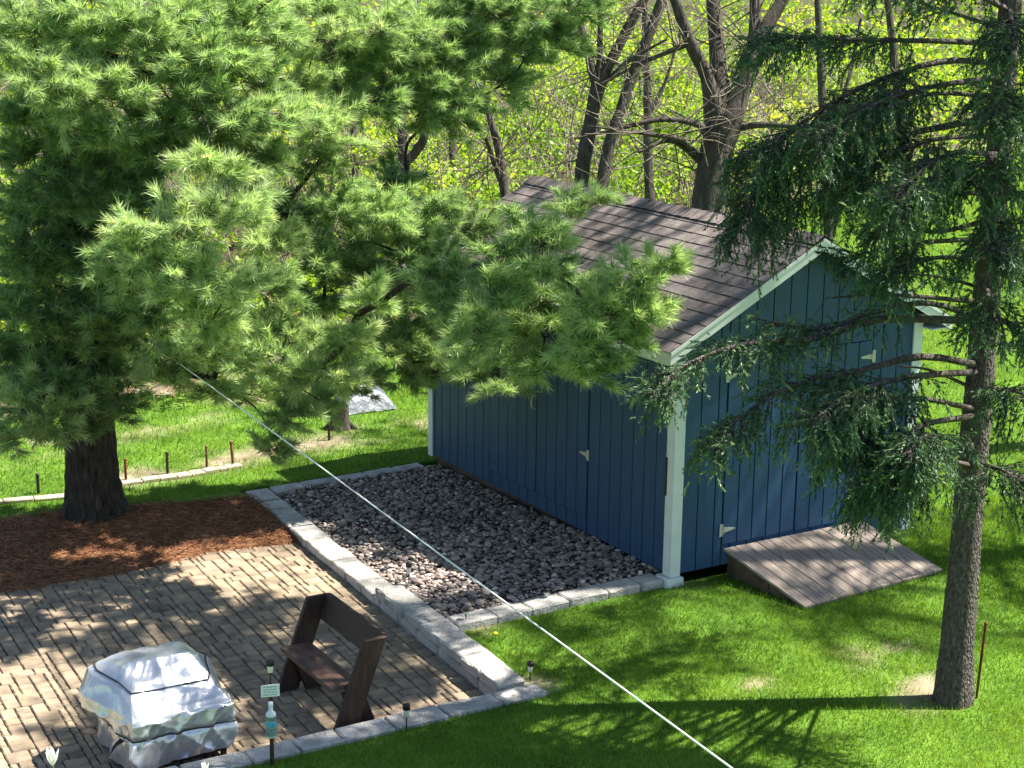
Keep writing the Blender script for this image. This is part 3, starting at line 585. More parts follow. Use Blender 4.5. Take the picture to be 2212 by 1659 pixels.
F = [(j*NU+i, j*NU+(i+1) % NU, (j+1)*NU+(i+1) % NU, (j+1)*NU+i) for j in range(NR-1) for i in range(NU)]+[((NR-1)*NU+i, (NR-1)*NU+(i+1) % NU, NR*NU, NR*NU) for i in range(NU)]
me = bpy.data.meshes.new('cover'); me.from_pydata((V-np.array(grill.location)).tolist(), [], [f if f[2] != f[3] else f[:3] for f in F]); me.materials.append(M_silver)
for p in me.polygons: p.use_smooth = True
link(bpy.data.objects.new('cover', me), grill)
jb = int(round(0.20*(NR-1))); rg = G3[jb]+out[jb]*0.006; V, F = tube(np.vstack([rg, rg[:1]]), 0.006, 5); obj_np('cord', V, F, M_black, grill)
# upper cord over the lid
jl = int(round(0.72*(NR-1))); sel = [(u+NU) % NU for u in range(-int(.20*NU), int(.46*NU))]
rg = np.array([G3[jl, u] for u in range(NU)])+np.array([0, 0, .007])+out[jl]*0.004
front = rg[np.argsort(np.arange(NU))]; V, F = tube(np.vstack([rg, rg[:1]]), 0.005, 5); obj_np('lid_cord', V, F, M_black, grill)
V, F = tube(curve([(-5.73, -.98, .04), (-5.80, -1.02, .02), (-5.86, -1.08, -.03)], 8), [.02, .018, .016, .014, .012, .01, .006, .004, .002][:len(curve([(0, 0, 0), (1, 0, 0), (2, 0, 0)], 8))], 5); obj_np('cord_end', V, F, M_black, grill)
box('base_frame', -5.64, -4.94, -1.06, -0.47, PATIO_Z+0.05, -0.10, M_black, grill, 0.004)
for x in (-5.64, -4.98):
    for y in (-1.06, -0.51): box('leg', x, x+0.04, y, y+0.04, PATIO_Z, -0.12, M_black, grill, 0.003)

# ------------------------------------------------------------------ path lights, sign post, bottle, stakes, cable, small things
def solar_light(base, h, label, group='small black path lights'):
    r = root('solar_light', base, label, 'light', group)
    lathe('stem', [(0.006, -0.02), (0.006, h*0.5)], base, M_black, r, 8)
    lathe('lens', [(0.005, h*0.5), (0.019, h*0.53), (0.023, h*0.80), (0.022, h*0.81)], base, M_lens, r, 14)
    lathe('cap', [(0.021, h*0.80), (0.029, h*0.80), (0.030, h*0.97), (0.026, h), (0.0, h*1.005)], base, M_black, r, 14)
    return r
solar_light(gp(1145, 1472, LAWN_Z), 0.175, 'path light on the lawn by the corner of the patio walls')
solar_light(gp(878, 1578, LAWN_Z), 0.22, 'path light at the patio edging beside the bench')
solar_light((-2.22, 0.05, -0.036), 0.10, 'path light on the stone edging where it meets the long wall')
solar_light(gp(1180, 1306, LAWN_Z), 0.16, 'thin path light in front of the middle of the gravel edging')
solar_light(gp(1376, 1256, LAWN_Z)+np.array([0, -0.05, 0]), 0.17, 'path light by the gravel edging next to the shed corner')
q = gp(883, 1262, -0.06); solar_light((q[0], q[1], -0.07), 0.23, 'path light standing among the sunlit stones behind the long wall')
sp = gp(588, 1650, LAWN_Z); sp = np.array([sp[0], sp[1], LAWN_Z])
post = root('sign_post', sp, 'dark post with small white sign at the near patio edge', 'sign')
lathe('post', [(0.016, -0.02), (0.016, 0.52), (0.011, 0.53), (0.011, 0.64)], sp, M_bench, post, 10)
rx, ry = RR[0]/math.hypot(RR[0], RR[1]), RR[1]/math.hypot(RR[0], RR[1]); fx, fy = ry, -rx   # facing the house
def sgn(a, f, z): return (sp[0]+rx*a+fx*f, sp[1]+ry*a+fy*f, sp[2]+z)
if (Vector((fx, fy))).dot(Vector((CAM[0]-sp[0], CAM[1]-sp[1]))) < 0: fx, fy = -fx, -fy
prism('sign_board', [sgn(-.068, .016, .535), sgn(.068, .016, .55), sgn(.068, .016, .645), sgn(-.068, .016, .63)], (fx*.008, fy*.008, 0), M_white, post, 0.002)
for k, zz in enumerate((.62, .60, .58, .56)):
    V = []; Fq = []
    for i in range(25):
        a = -.052+.104*i/24; wv = .004*math.sin(i*0.9+k*1.7)+.002*math.sin(i*2.3+k)+a*0.11
        for dz in (-.0024, .0024): V.append(sgn(a, .0255, zz+wv+dz))
        if i: Fq.append((2*i-2, 2*i-1, 2*i+1, 2*i))
    obj_np('lettering', V, Fq, M_ink, post)
solar_light((sp[0], sp[1], sp[2]+0.62), 0.20, 'path light on top of the sign post by the grill')
bc = np.array(sgn(0.006, .058, .245)); bot = root('hanging_bottle', bc, 'clear bottle with blue label hung on the sign post', 'bottle')
lathe('bottle_body', [(0.0, 0), (0.036, 0.002), (0.038, 0.01), (0.038, 0.17), (0.034, 0.19), (0.017, 0.205), (0.015, 0.25), (0.0, 0.252)], bc, M_glass, bot, 18)
lathe('bottle_cap', [(0.017, 0.245), (0.018, 0.248), (0.018, 0.272), (0.0, 0.275)], bc, M_white, bot, 14)
lathe('label_band', [(0.0385, 0.085), (0.0395, 0.087), (0.0395, 0.128), (0.0385, 0.13)], bc, M_label, bot, 18)
lathe('dark_band', [(0.0385, 0.132), (0.0392, 0.134), (0.0392, 0.165), (0.0385, 0.167)], bc, M_darklabel, bot, 18)
lathe('dark_band', [(0.0385, 0.015), (0.0392, 0.017), (0.0392, 0.08), (0.0385, 0.083)], bc, M_darklabel, bot, 18)
V, F = tube([np.array(sgn(0.0, .012, .45)), bc+np.array([0, 0, .225])], 0.003, 6); obj_np('hanger', V, F, M_black, bot)

def stake(px, py, toppy, label, rad=0.014, m_=M_stake, lean=0.0, z=BACK_Z):
    b = gp(px, py, z); dpt = depth(b); h = (py-toppy)/FPX*dpt/math.cos(PITCH); r = root('garden_stake', (b[0], b[1], z), label, 'stake', 'stakes in the back lawn')
    V, F = tube([(b[0], b[1], z-0.03), (b[0]+lean*h*.5, b[1], z+h*.5), (b[0]+lean*h, b[1], z+h)], [rad, rad*1.05, rad], 7, 0.05); obj_np('shaft', V, F, m_, r)
    lathe('head', [(rad*1.02, 0), (rad*1.3, 0.004), (rad*1.25, 0.02), (0, 0.023)], (b[0]+lean*h, b[1], z+h-0.004), m_, r, 8)
stake(83, 1066, 1026, 'short dark stake in the lawn left of the big pine trunk', 0.018, M_black)
stake(272, 1036, 993, 'rusty stake just behind the big pine trunk', 0.016, M_rust)
stake(362, 1023, 979, 'short dark brown stake, second behind the big pine', 0.016, M_bench)
stake(447, 1010, 965, 'brown stake with a flat head behind the big pine', 0.016)
stake(504, 1004, 955, 'orange brown leaning stake, tallest behind the big pine', 0.018, M_stake, -0.08)
stake(711, 951, 915, 'dark stake standing beside the tree stump', 0.016, M_bench)
stake(2109, 1508, 1345, 'tall thin rusty rod beside the spruce trunk', 0.011, M_rust, 0.06, LAWN_Z)
# pale edging strip along the stakes
ed = root('garden_edging', gp(380, 1035, BACK_Z), 'pale flat stone edging strip along the row of stakes', 'edging')
pts = [gp(-60, 1092, BACK_Z), gp(140, 1075, BACK_Z), gp(270, 1046, BACK_Z), gp(380, 1032, BACK_Z), gp(470, 1017, BACK_Z), gp(520, 1008, BACK_Z)]
for i in range(5):
    a, b = pts[i], pts[i+1]; nseg = 3
    for k in range(nseg):
        p = a+(b-a)*k/nseg; q = a+(b-a)*(k+0.97)/nseg; d = norm(q-p); s_ = np.array([-d[1], d[0], 0])*rng.uniform(.055, .085)
        prism('stone', [tuple(p-s_), tuple(q-s_), tuple(q+s_), tuple(p+s_)], (0, 0, 0.03+rng.uniform(0, .012)), M_edge, ed, 0.006)
# stump and tarp
sb = gp(735, 925, BACK_Z); st = root('tree_stump', sb, 'broken brown tree stump at the edge of the woods', 'stump')
V, F = tube([sb+np.array([0, 0, -.05]), sb+np.array([.0, 0, .12]), sb+np.array([.02, 0, .3])], [.17, .115, .10], 12, 0.16); obj_np('bole', V, F, M_bark_wood, st, smooth=True)
for k in range(5):
    a = k*1.3+.4; e = sb+np.array([math.cos(a)*.28, math.sin(a)*.28, -.04]); V, F = tube(curve([sb+np.array([math.cos(a)*.06, math.sin(a)*.06, .1]), sb+np.array([math.cos(a)*.17, math.sin(a)*.17, .03]), e], 8), np.linspace(.05, .015, len(curve([sb, sb, e], 8))), 6); obj_np('root', V, F, M_bark_wood, st, smooth=True)
tb = gp(800, 884, BACK_Z); nT = 26
V = []
for j in range(nT):
    for i in range(nT):
        u_, v_ = i/(nT-1)*2-1, j/(nT-1)*2-1; rr_ = max(abs(u_), abs(v_)); h = 0.30*(1-rr_**2.2)+0.10*(vnoise(u_*2+4, v_*2+9, 1.6)-.5)*(1-rr_)
        V.append((tb[0]+u_*.42+v_*.1, tb[1]+v_*.36+.2, BACK_Z+max(h, 0.01)+0.02*(vnoise(u_*6, v_*6, 1)-.5)))
ii = (np.arange(nT-1)[:, None]*nT+np.arange(nT-1)).ravel(); o = obj_np('tarp_heap', np.array(V), np.stack([ii, ii+1, ii+nT+1, ii+nT], 1), M_tarp, None, smooth=True)
tag(o, 'heap under a pale grey blue tarp at the wood edge left of the shed', 'tarp')
# white cable from the pine to the house side
ca = dp(262, 693, 17.62); cb = dp(1580, 1659, 10.2); ce = ca+(cb-ca)*1.35; t = np.linspace(0, 1, 30)[:, None]; P = ca+(ce-ca)*t
V, F = tube(P, 0.0062, 8); o = obj_np('overhead_cable', V, F, M_cable, None, smooth=True); tag(o, 'taut white cable running from the pine across the picture above the lawn', 'cable')
# tulips and a dandelion
def tulip(px, py, label, s=1.0):
    c = gp(px, py, 0.28); b = np.array([c[0], c[1], LAWN_Z]); r = root('white_tulip', b, label, 'tulip', 'white tulips'); top = 0.27+0.11-0.06*s
    V, F = tube(curve([b, b+np.array([.01, .0, .2]), b+np.array([0, 0, top])], 10), 0.006, 6); obj_np('stem', V, F, M_stem, r)
    for k in range(6):
        a = k*math.pi/3+(0.3 if k % 2 else 0); V = []; F = []
        for i in range(8):
            t = i/7; w_ = .034*s*math.sin(math.pi*min(t*0.86+0.10, 1))**0.8; rad = (.008+.034*math.sin(t*2.3)*1.0+(.016*max(0, t-.7)/.3))*s; z = top+t*.125*s
            for e in (-1, 0, 1):
                aa = a+e*w_/max(rad, .012)*.8; V.append((b[0]+rad*math.cos(aa), b[1]+rad*math.sin(aa), b[2]+z-abs(e)*.002))
            if i: F += [(3*i-3, 3*i-2, 3*i+1, 3*i), (3*i-2, 3*i-1, 3*i+2, 3*i+1)]
        obj_np('petal', V, F, M_petal, r, smooth=True)
    for k in range(2):
        a = k*2.6+.5; V = []; F = []
        for i in range(9):
            t = i/8; w_ = .022*math.sin(math.pi*(t*.9+.08)); c_ = b+np.array([math.cos(a)*.12*t, math.sin(a)*.12*t, .26*t-.1*t*t]); s_ = np.array([-math.sin(a), math.cos(a), 0])*w_
            V += [c_-s_, c_+s_]
            if i: F.append((2*i-2, 2*i-1, 2*i+1, 2*i))
        obj_np('leaf', V, F, M_stem, r, smooth=True)
tulip(113, 1634, 'white tulip in front of the patio, farthest from the grill', 0.95)
tulip(443, 1656, 'white tulip just below the covered grill', 0.55)
dn = gp(1070, 1384, LAWN_Z); df = root('dandelion', (dn[0], dn[1], LAWN_Z), 'single yellow dandelion in the shaded lawn', 'flower')
V, F = tube([dn, dn+np.array([0, 0, .06])], .003, 5); obj_np('stem', V, F, M_stem, df); lathe('bloom', [(0.004, .055), (0.022, .066), (0.024, .072), (0.012, .080), (0, .082)], dn, M_yellow, df, 12)

# ------------------------------------------------------------------ foliage makers
def leaf_quads(P, size, up=0.3):
    n = len(P); nrm = norm(rng.normal(size=(n, 3))+np.array([0.25, -.2, .9])*up*3); a = norm(np.cross(nrm, rng.normal(size=(n, 3)))); b = np.cross(nrm, a); s = size[:, None]
    V = np.stack([P-a*s*.5, P+b*s*.33-nrm*s*.08, P+a*s*.5, P-b*s*.33-nrm*s*.08], 1).reshape(-1, 3); return V, np.arange(4*n).reshape(-1, 4)
def in_shed(P): return (P[:, 0] > -0.34) & (P[:, 0] < W+.34) & (P[:, 1] > -0.26) & (P[:, 1] < LEN+.3) & (P[:, 2] < HR-slope*np.abs(P[:, 0]-W/2)+0.06)
def tufts(T, D, v, K=26, L=(.085, .145), wd=.0092, spread=(0.10, 1.05), droop=0.10):
    """bursts of needles at T pointing along D"""
    n = len(T); T2 = np.repeat(T, K, 0); D2 = np.repeat(D, K, 0); perp = norm(np.cross(D2, rng.normal(size=D2.shape))); a = rng.uniform(*spread, n*K)
    d = norm(D2*np.cos(a)[:, None]+perp*np.sin(a)[:, None]+np.array([0, 0, -droop])); o = T2+D2*rng.uniform(-.07, .02, n*K)[:, None]
    V, F = needle_tris(o, d, rng.uniform(*L, n*K), np.full(n*K, wd)); vv = np.repeat(np.clip(np.repeat(v, K)+rng.normal(0, .08, n*K), 0, 1), 3); return V, F, vv
def branch_tree(trunk_nodes, targets, penal=0.35):
    """connect each target to the nearest part of the tree; returns list of (parent index, point)"""
    nodes = [(-1, p, 0.0) for p in trunk_nodes]; base = len(nodes); order = sorted(range(len(targets)), key=lambda i: min(np.linalg.norm(targets[i]-p) for p in trunk_nodes)); out = []
    for i in order:
        t = targets[i]; P = np.array([n_[1] for n_ in nodes]); dd = np.array([n_[2] for n_ in nodes]); c = np.linalg.norm(P-t, axis=1)*(1+0.0)+penal*dd+np.where(P[:, 2] > t[2]+.6, .25, 0); j = int(np.argmin(c))
        p0 = nodes[j][1]; Lg = np.linalg.norm(t-p0); mid_ = (p0+t)/2+np.array([rng.normal(0, .06), rng.normal(0, .06), .08*Lg])*1.0; path = curve([p0, mid_, t], 8)
        ids = []; prev = j
        for q in path[1:]: nodes.append((prev, q, nodes[prev][2]+np.linalg.norm(q-nodes[prev][1]))); prev = len(nodes)-1
        out.append((j, path, i))
    return nodes, out

# ------------------------------------------------------------------ the big pine
pb = np.array([-4.10, 4.78, BACK_Z+0.0]); PT = lambda z: np.array([pb[0]-0.02*z, pb[1]+0.01*z, z])
pine = root('white_pine', (pb[0], pb[1], pb[2]), 'big white pine with thick dark trunk and long light green needles', 'tree')
zz = np.array([-.2, -.1, .1, .35, .8, 1.4, 2.2, 3.2, 4.5, 6, 8, 10, 12.5]); rr_ = np.array([.50, .44, .37, .335, .315, .305, .29, .275, .25, .22, .17, .12, .03])*.84
Pt = np.array([PT(z) for z in zz]); Pt = curve(Pt, 48); Rt = np.interp(Pt[:, 2], zz, rr_); Vt, Ft = tube(Pt, Rt, 28, 0.045); obj_np('trunk', Vt, Ft, M_bark_pine, pine, smooth=True)
CL = [  # photo x, y, distance, radius in metres, needle tone with the sunlit or shaded look of each bough painted in
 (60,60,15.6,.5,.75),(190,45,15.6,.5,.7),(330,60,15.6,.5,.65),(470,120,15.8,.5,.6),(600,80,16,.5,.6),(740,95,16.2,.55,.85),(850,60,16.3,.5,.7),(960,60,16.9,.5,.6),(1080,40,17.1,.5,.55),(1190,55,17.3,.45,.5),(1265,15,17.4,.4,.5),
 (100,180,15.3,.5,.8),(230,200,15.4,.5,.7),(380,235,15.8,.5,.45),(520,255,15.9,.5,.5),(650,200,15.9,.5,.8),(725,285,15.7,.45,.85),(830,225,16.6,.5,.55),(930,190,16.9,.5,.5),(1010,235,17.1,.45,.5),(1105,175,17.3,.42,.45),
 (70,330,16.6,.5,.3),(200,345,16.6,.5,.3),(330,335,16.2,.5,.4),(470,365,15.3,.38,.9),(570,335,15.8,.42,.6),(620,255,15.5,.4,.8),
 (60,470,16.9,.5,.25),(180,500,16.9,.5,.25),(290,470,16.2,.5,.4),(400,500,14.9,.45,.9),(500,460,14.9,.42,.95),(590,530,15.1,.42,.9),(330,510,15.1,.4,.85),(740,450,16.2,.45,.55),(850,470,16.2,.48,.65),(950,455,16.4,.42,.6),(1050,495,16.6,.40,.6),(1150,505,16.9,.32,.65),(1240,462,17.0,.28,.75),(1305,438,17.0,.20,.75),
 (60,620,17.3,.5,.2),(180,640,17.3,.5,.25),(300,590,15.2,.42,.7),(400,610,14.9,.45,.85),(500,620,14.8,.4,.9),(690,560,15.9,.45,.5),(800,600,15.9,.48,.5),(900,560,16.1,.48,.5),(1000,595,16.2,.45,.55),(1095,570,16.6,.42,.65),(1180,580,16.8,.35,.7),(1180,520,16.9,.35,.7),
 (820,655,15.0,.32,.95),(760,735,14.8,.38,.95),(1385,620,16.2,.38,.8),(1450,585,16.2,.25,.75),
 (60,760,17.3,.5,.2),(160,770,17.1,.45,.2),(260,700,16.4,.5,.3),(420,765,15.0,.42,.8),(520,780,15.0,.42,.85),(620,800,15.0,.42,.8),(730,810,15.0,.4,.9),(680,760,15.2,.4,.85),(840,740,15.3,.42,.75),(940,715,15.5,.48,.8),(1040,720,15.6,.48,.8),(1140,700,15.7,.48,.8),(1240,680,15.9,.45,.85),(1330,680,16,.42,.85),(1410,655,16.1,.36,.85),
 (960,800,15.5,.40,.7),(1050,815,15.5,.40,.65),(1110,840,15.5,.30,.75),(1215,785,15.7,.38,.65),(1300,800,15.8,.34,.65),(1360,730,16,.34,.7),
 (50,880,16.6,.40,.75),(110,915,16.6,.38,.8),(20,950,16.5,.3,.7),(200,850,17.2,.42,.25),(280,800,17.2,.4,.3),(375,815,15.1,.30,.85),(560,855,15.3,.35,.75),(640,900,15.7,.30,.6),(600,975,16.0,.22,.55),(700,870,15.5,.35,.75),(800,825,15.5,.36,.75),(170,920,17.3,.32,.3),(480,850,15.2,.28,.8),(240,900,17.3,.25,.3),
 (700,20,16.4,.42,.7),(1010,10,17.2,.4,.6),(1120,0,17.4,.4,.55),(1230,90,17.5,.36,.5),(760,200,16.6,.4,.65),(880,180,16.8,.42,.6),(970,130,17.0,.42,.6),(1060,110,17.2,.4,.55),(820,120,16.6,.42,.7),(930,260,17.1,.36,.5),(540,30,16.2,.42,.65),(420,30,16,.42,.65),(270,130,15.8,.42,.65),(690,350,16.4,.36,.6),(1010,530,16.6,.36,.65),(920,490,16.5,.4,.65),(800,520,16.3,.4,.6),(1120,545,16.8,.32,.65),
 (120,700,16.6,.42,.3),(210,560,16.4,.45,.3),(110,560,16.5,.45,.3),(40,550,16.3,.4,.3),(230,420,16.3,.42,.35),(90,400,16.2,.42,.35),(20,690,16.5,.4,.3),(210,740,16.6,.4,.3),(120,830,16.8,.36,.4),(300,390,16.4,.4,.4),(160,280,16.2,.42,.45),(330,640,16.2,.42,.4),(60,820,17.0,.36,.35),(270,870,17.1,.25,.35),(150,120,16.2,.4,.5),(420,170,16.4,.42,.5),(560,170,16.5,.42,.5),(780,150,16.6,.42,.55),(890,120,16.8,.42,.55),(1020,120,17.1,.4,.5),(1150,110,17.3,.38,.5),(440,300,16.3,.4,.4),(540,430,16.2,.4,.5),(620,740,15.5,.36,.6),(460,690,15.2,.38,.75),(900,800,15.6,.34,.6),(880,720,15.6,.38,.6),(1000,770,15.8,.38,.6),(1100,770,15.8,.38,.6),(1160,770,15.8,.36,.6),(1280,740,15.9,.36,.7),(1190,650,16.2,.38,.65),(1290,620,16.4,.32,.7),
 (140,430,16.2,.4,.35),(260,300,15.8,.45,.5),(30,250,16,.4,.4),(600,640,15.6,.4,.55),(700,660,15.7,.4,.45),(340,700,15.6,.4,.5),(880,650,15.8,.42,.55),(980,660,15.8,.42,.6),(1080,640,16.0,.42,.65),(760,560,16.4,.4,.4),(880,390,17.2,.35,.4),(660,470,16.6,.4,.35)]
def shed_depth(px, py):
    v = ray(px, py); best = 1e9
    t = (-OV-CAM[0])/v[0]; p = CAM+v*t
    if p[2] < HE and -OF < p[1] < LEN+OB: best = min(best, t)
    n_ = np.array([-slope, 0, 1.0]); t = (n_@np.array([-OV, 0, HE])-n_@CAM)/(n_@v); p = CAM+v*t
    if -OV < p[0] < W/2 and -OF < p[1] < LEN+OB: best = min(best, t)
    return best
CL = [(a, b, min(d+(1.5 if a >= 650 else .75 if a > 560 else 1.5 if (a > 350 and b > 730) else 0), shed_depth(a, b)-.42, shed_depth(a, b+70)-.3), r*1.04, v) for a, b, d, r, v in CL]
def shade_at(p): h_ = p[2]+.12; k_ = h_/math.tan(SUN_EL); return p[0]-k_*SUN_H[0], p[1]-k_*SUN_H[1]
def clear_strip(c):
    # keep boughs from shading the sunlit strip of stones beside the long wall
    a, b, d, r, v = c; cap_ = min(shed_depth(a, b)-.3, shed_depth(a, b+60)-.25, 19.5)
    for lo_ in (-3.75, -2.7):
        for dd_ in sorted(np.arange(13.9, cap_, .1), key=lambda q: abs(q-d)*(1 if q > d else 1.15)):
            x, y = shade_at(dp(a, b, dd_))
            if not (lo_-r*.5 < x < -1.75+r*.35 and -.6 < y < 3.9): return (a, b, dd_, r*min(1.0, dd_/d), v)
    return c
CL = [clear_strip(c) for c in CL]
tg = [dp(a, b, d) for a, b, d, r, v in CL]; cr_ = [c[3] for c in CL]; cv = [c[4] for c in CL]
# limbs above the picture that shade the patio and the lower boughs
for k in range(20):
    z = rng.uniform(5.8, 8.2); x = (z-rng.uniform(5.2, 9.2))/1.57; y = rng.uniform(-2.0, 1.4)
    tg.append(np.array([x, y, z])); cr_.append(.5); cv.append(.6)
for k in range(20):
    z = rng.uniform(6.0, 11.5); a = rng.uniform(0, 6.283); q = PT(z)+np.array([-abs(math.cos(a))*1.0+.2, math.sin(a), 0])*rng.uniform(.6, 3.2)*(13-z)/7; tg.append(q); cr_.append(.55); cv.append(.6)
tg = np.array(tg)
nodes, brs = branch_tree([PT(z) for z in np.arange(1.5, 11.5, .45)], list(tg))
cnt = np.ones(len(nodes)); 
for i in range(len(nodes)-1, -1, -1):
    p = nodes[i][0]
    if p >= 0: cnt[p] += cnt[i]
base_n = len(np.arange(1.5, 11.5, .45)); acc = Acc(); pos = base_n
for j, path, i in brs:
    m_ = len(path)-1; c_ = [cnt[pos]]+[cnt[pos+q] for q in range(m_)]; R_ = np.clip(0.0023*np.sqrt(np.array(c_)), .006, .06); V, F = tube(path, R_, 6); acc.add(V, F); pos += m_
TT, TDv, TV = [], [], []; twg = Acc()
for q, r, v in zip(tg, cr_, cv):
    outw = norm(np.array([q[0]-pb[0], q[1]-pb[1], 0.0])); ns = int(19*(r/.45)**2*1.15)+5; inframe = q[2] < 5.7
    if not inframe: ns = int(ns*0.55)
    for _ in range(ns):
        d = norm(rng.normal(size=3)*np.array([1, 1, .42])+outw*.55+np.array([0, 0, .12])); st_ = q-outw*r*.35+rng.normal(0, .12*r, 3); ln = r*rng.uniform(.45, 1.05); e = st_+d*ln+np.array([0, 0, .05*ln]); mid_ = (st_+e)/2-np.array([0, 0, .04])
        V, F = tube(np.array([st_, mid_, e]), [.007, .005, .003], 3); twg.add(V, F)
        nt_ = rng.integers(6, 10)
        for s_ in np.linspace(.35, 1.0, nt_):
            pnt = st_+(e-st_)*s_; sd = norm(np.cross(d, [0, 0, 1.0]))*rng.choice([-1, 1]); dv = norm(d*.75+(sd*rng.uniform(.2, .9) if s_ < .97 else 0)+np.array([0, 0, rng.uniform(.0, .4)]))
            off = rng.uniform(.02, .10) if s_ < .97 else 0
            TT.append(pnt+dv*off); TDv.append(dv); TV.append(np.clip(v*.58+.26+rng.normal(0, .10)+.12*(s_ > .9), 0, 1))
TT = np.array(TT); TDv = np.array(TDv); TV = np.array(TV); keep = ~in_shed(TT-np.array([0, 0, .08])) & ~((TT[:, 0] > -.12) & (TT[:, 0] < .3) & (TT[:, 1] > 0) & (TT[:, 1] < LEN) & (TT[:, 2] < 2.3)); TT, TDv, TV = TT[keep], TDv[keep], TV[keep]
print('pine tufts', len(TT))
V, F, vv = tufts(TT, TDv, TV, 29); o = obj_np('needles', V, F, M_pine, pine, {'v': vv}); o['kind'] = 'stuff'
acc.obj('limbs', M_bark_pine, pine, True)['kind'] = 'stuff'; twg.obj('twigs', M_twig_pale, pine)['kind'] = 'stuff'

# ------------------------------------------------------------------ spruces
def spruce(basep, topp, r0, branches, label, dens=1.0, K=17, wide=.0105, extra=None, name='spruce_tree'):
    basep = np.array(basep, float); topp = np.array(topp, float); t_ = root(name, basep, label, 'tree'); H = topp[2]-basep[2]
    P = curve([basep+np.array([0, 0, -.1]), basep+np.array([0, 0, .25]), basep+(topp-basep)*.3, basep+(topp-basep)*.6, topp], 40); R_ = r0*np.interp((P[:, 2]-basep[2])/H, [-.02, .0, .03, .1, .5, 1], [1.5, 1.35, 1.12, 1.0, .68, .05]); V, F = tube(P, R_, 20, .06); obj_np('trunk', V, F, M_bark_spruce, t_, smooth=True)
    lim = Acc(); S0, S1, SV = [], [], []
    for pth, fol, droop, bright in branches:
        pth = np.asarray(pth, float); c = curve(pth, 18); Lg = np.linalg.norm(np.diff(c, axis=0), axis=1).sum(); V, F = tube(c, np.linspace(.012+.007*Lg, .005, len(c)), 6, .08); lim.add(V, F)
        if fol <= 0: 
            for _ in range(int(6*Lg)):
                q = c[rng.integers(2, len(c))]; e = q+rng.normal(0, .12, 3)+np.array([0, 0, -.05]); V, F = tube(np.array([q, (q+e)/2+rng.normal(0, .02, 3), e]), [.004, .003, .001], 3); lim.add(V, F)
            continue
        n = int(34*Lg*fol*dens)
        for _ in range(n):
            s_ = rng.uniform(.22, 1.0)**.8; k = s_*(len(c)-1); i = min(int(k), len(c)-2); q = c[i]+(c[i+1]-c[i])*(k-i); tdir = norm(c[i+1]-c[i]); sd = norm(np.cross(tdir, [0, 0, 1.0]))*rng.choice([-1, 1]); ln = (.16+.34*(1-.6*s_))*rng.uniform(.5, 1.25)*(.55+.45*fol)
            d0 = norm(tdir*rng.uniform(.3, .9)+sd*rng.uniform(.2, 1.0)+np.array([0, 0, rng.uniform(-.5*droop, .25)])); m1 = q+d0*ln*.55; hang = ln*(.12+droop*rng.uniform(.05, .75)); e = m1+d0*ln*.25+np.array([0, 0, -hang*.6]); tw = np.array([q, m1, e]); V, F = tube(tw, [.005, .004, .002], 3); lim.add(V, F)
            nn = max(3, int((ln*1.3)/.055))
            for a in np.linspace(.15, 1, nn):
                pnt = q+(m1-q)*(a/.5) if a < .5 else m1+(e-m1)*((a-.5)/.5); dd_ = norm((d0 if a < .5 else norm(e-m1))+rng.normal(0, .55, 3)+np.array([0, 0, -.25*droop])); S0.append(pnt); S1.append(dd_); SV.append(np.clip(bright+rng.normal(0, .14)+(.32 if a > .93 and rng.random() < .35 else 0), 0, 1))
    S0, S1, SV = np.array(S0), np.array(S1), np.array(SV); keep = ~in_shed(S0-np.array([0, 0, .03]))
    if extra is not None: keep &= extra(S0)
    S0, S1, SV = S0[keep], S1[keep], SV[keep]; n = len(S0); print(label, 'shoots', n)
    A = np.repeat(S0, K, 0); Dd = np.repeat(S1, K, 0); perp = norm(np.cross(Dd, rng.normal(size=Dd.shape))); o_ = A+Dd*rng.uniform(0, .11, n*K)[:, None]; d = norm(Dd*.9+perp*.6)
    V, F = needle_tris(o_, d, rng.uniform(.022, .038, n*K), np.full(n*K, wide)); vv = np.repeat(np.clip(np.repeat(SV, K)+rng.normal(0, .05, n*K), 0, 1), 3)
    obj_np('needles', V, F, M_spruce, t_, {'v': vv})['kind'] = 'stuff'; lim.obj('limbs', M_bark_spruce, t_, True)['kind'] = 'stuff'; return t_
sb_ = gp(2058, 1512, LAWN_Z); s_top = np.array([1.75, -2.1, 12.5])
def tk_(z): return sb_+(s_top-sb_)*((z-sb_[2])/(s_top[2]-sb_[2]))
def br(px, py, *pts):
    """a bough from the trunk at photo height py through photo points (x, y, distance)"""
    best = min(np.arange(0.2, 6.5, .05), key=lambda z: abs((PCY-FPX*((tk_(z)-CAM)@UU)/((tk_(z)-CAM)@DD))-py)); return [tk_(best)]+[dp(*p) for p in pts]
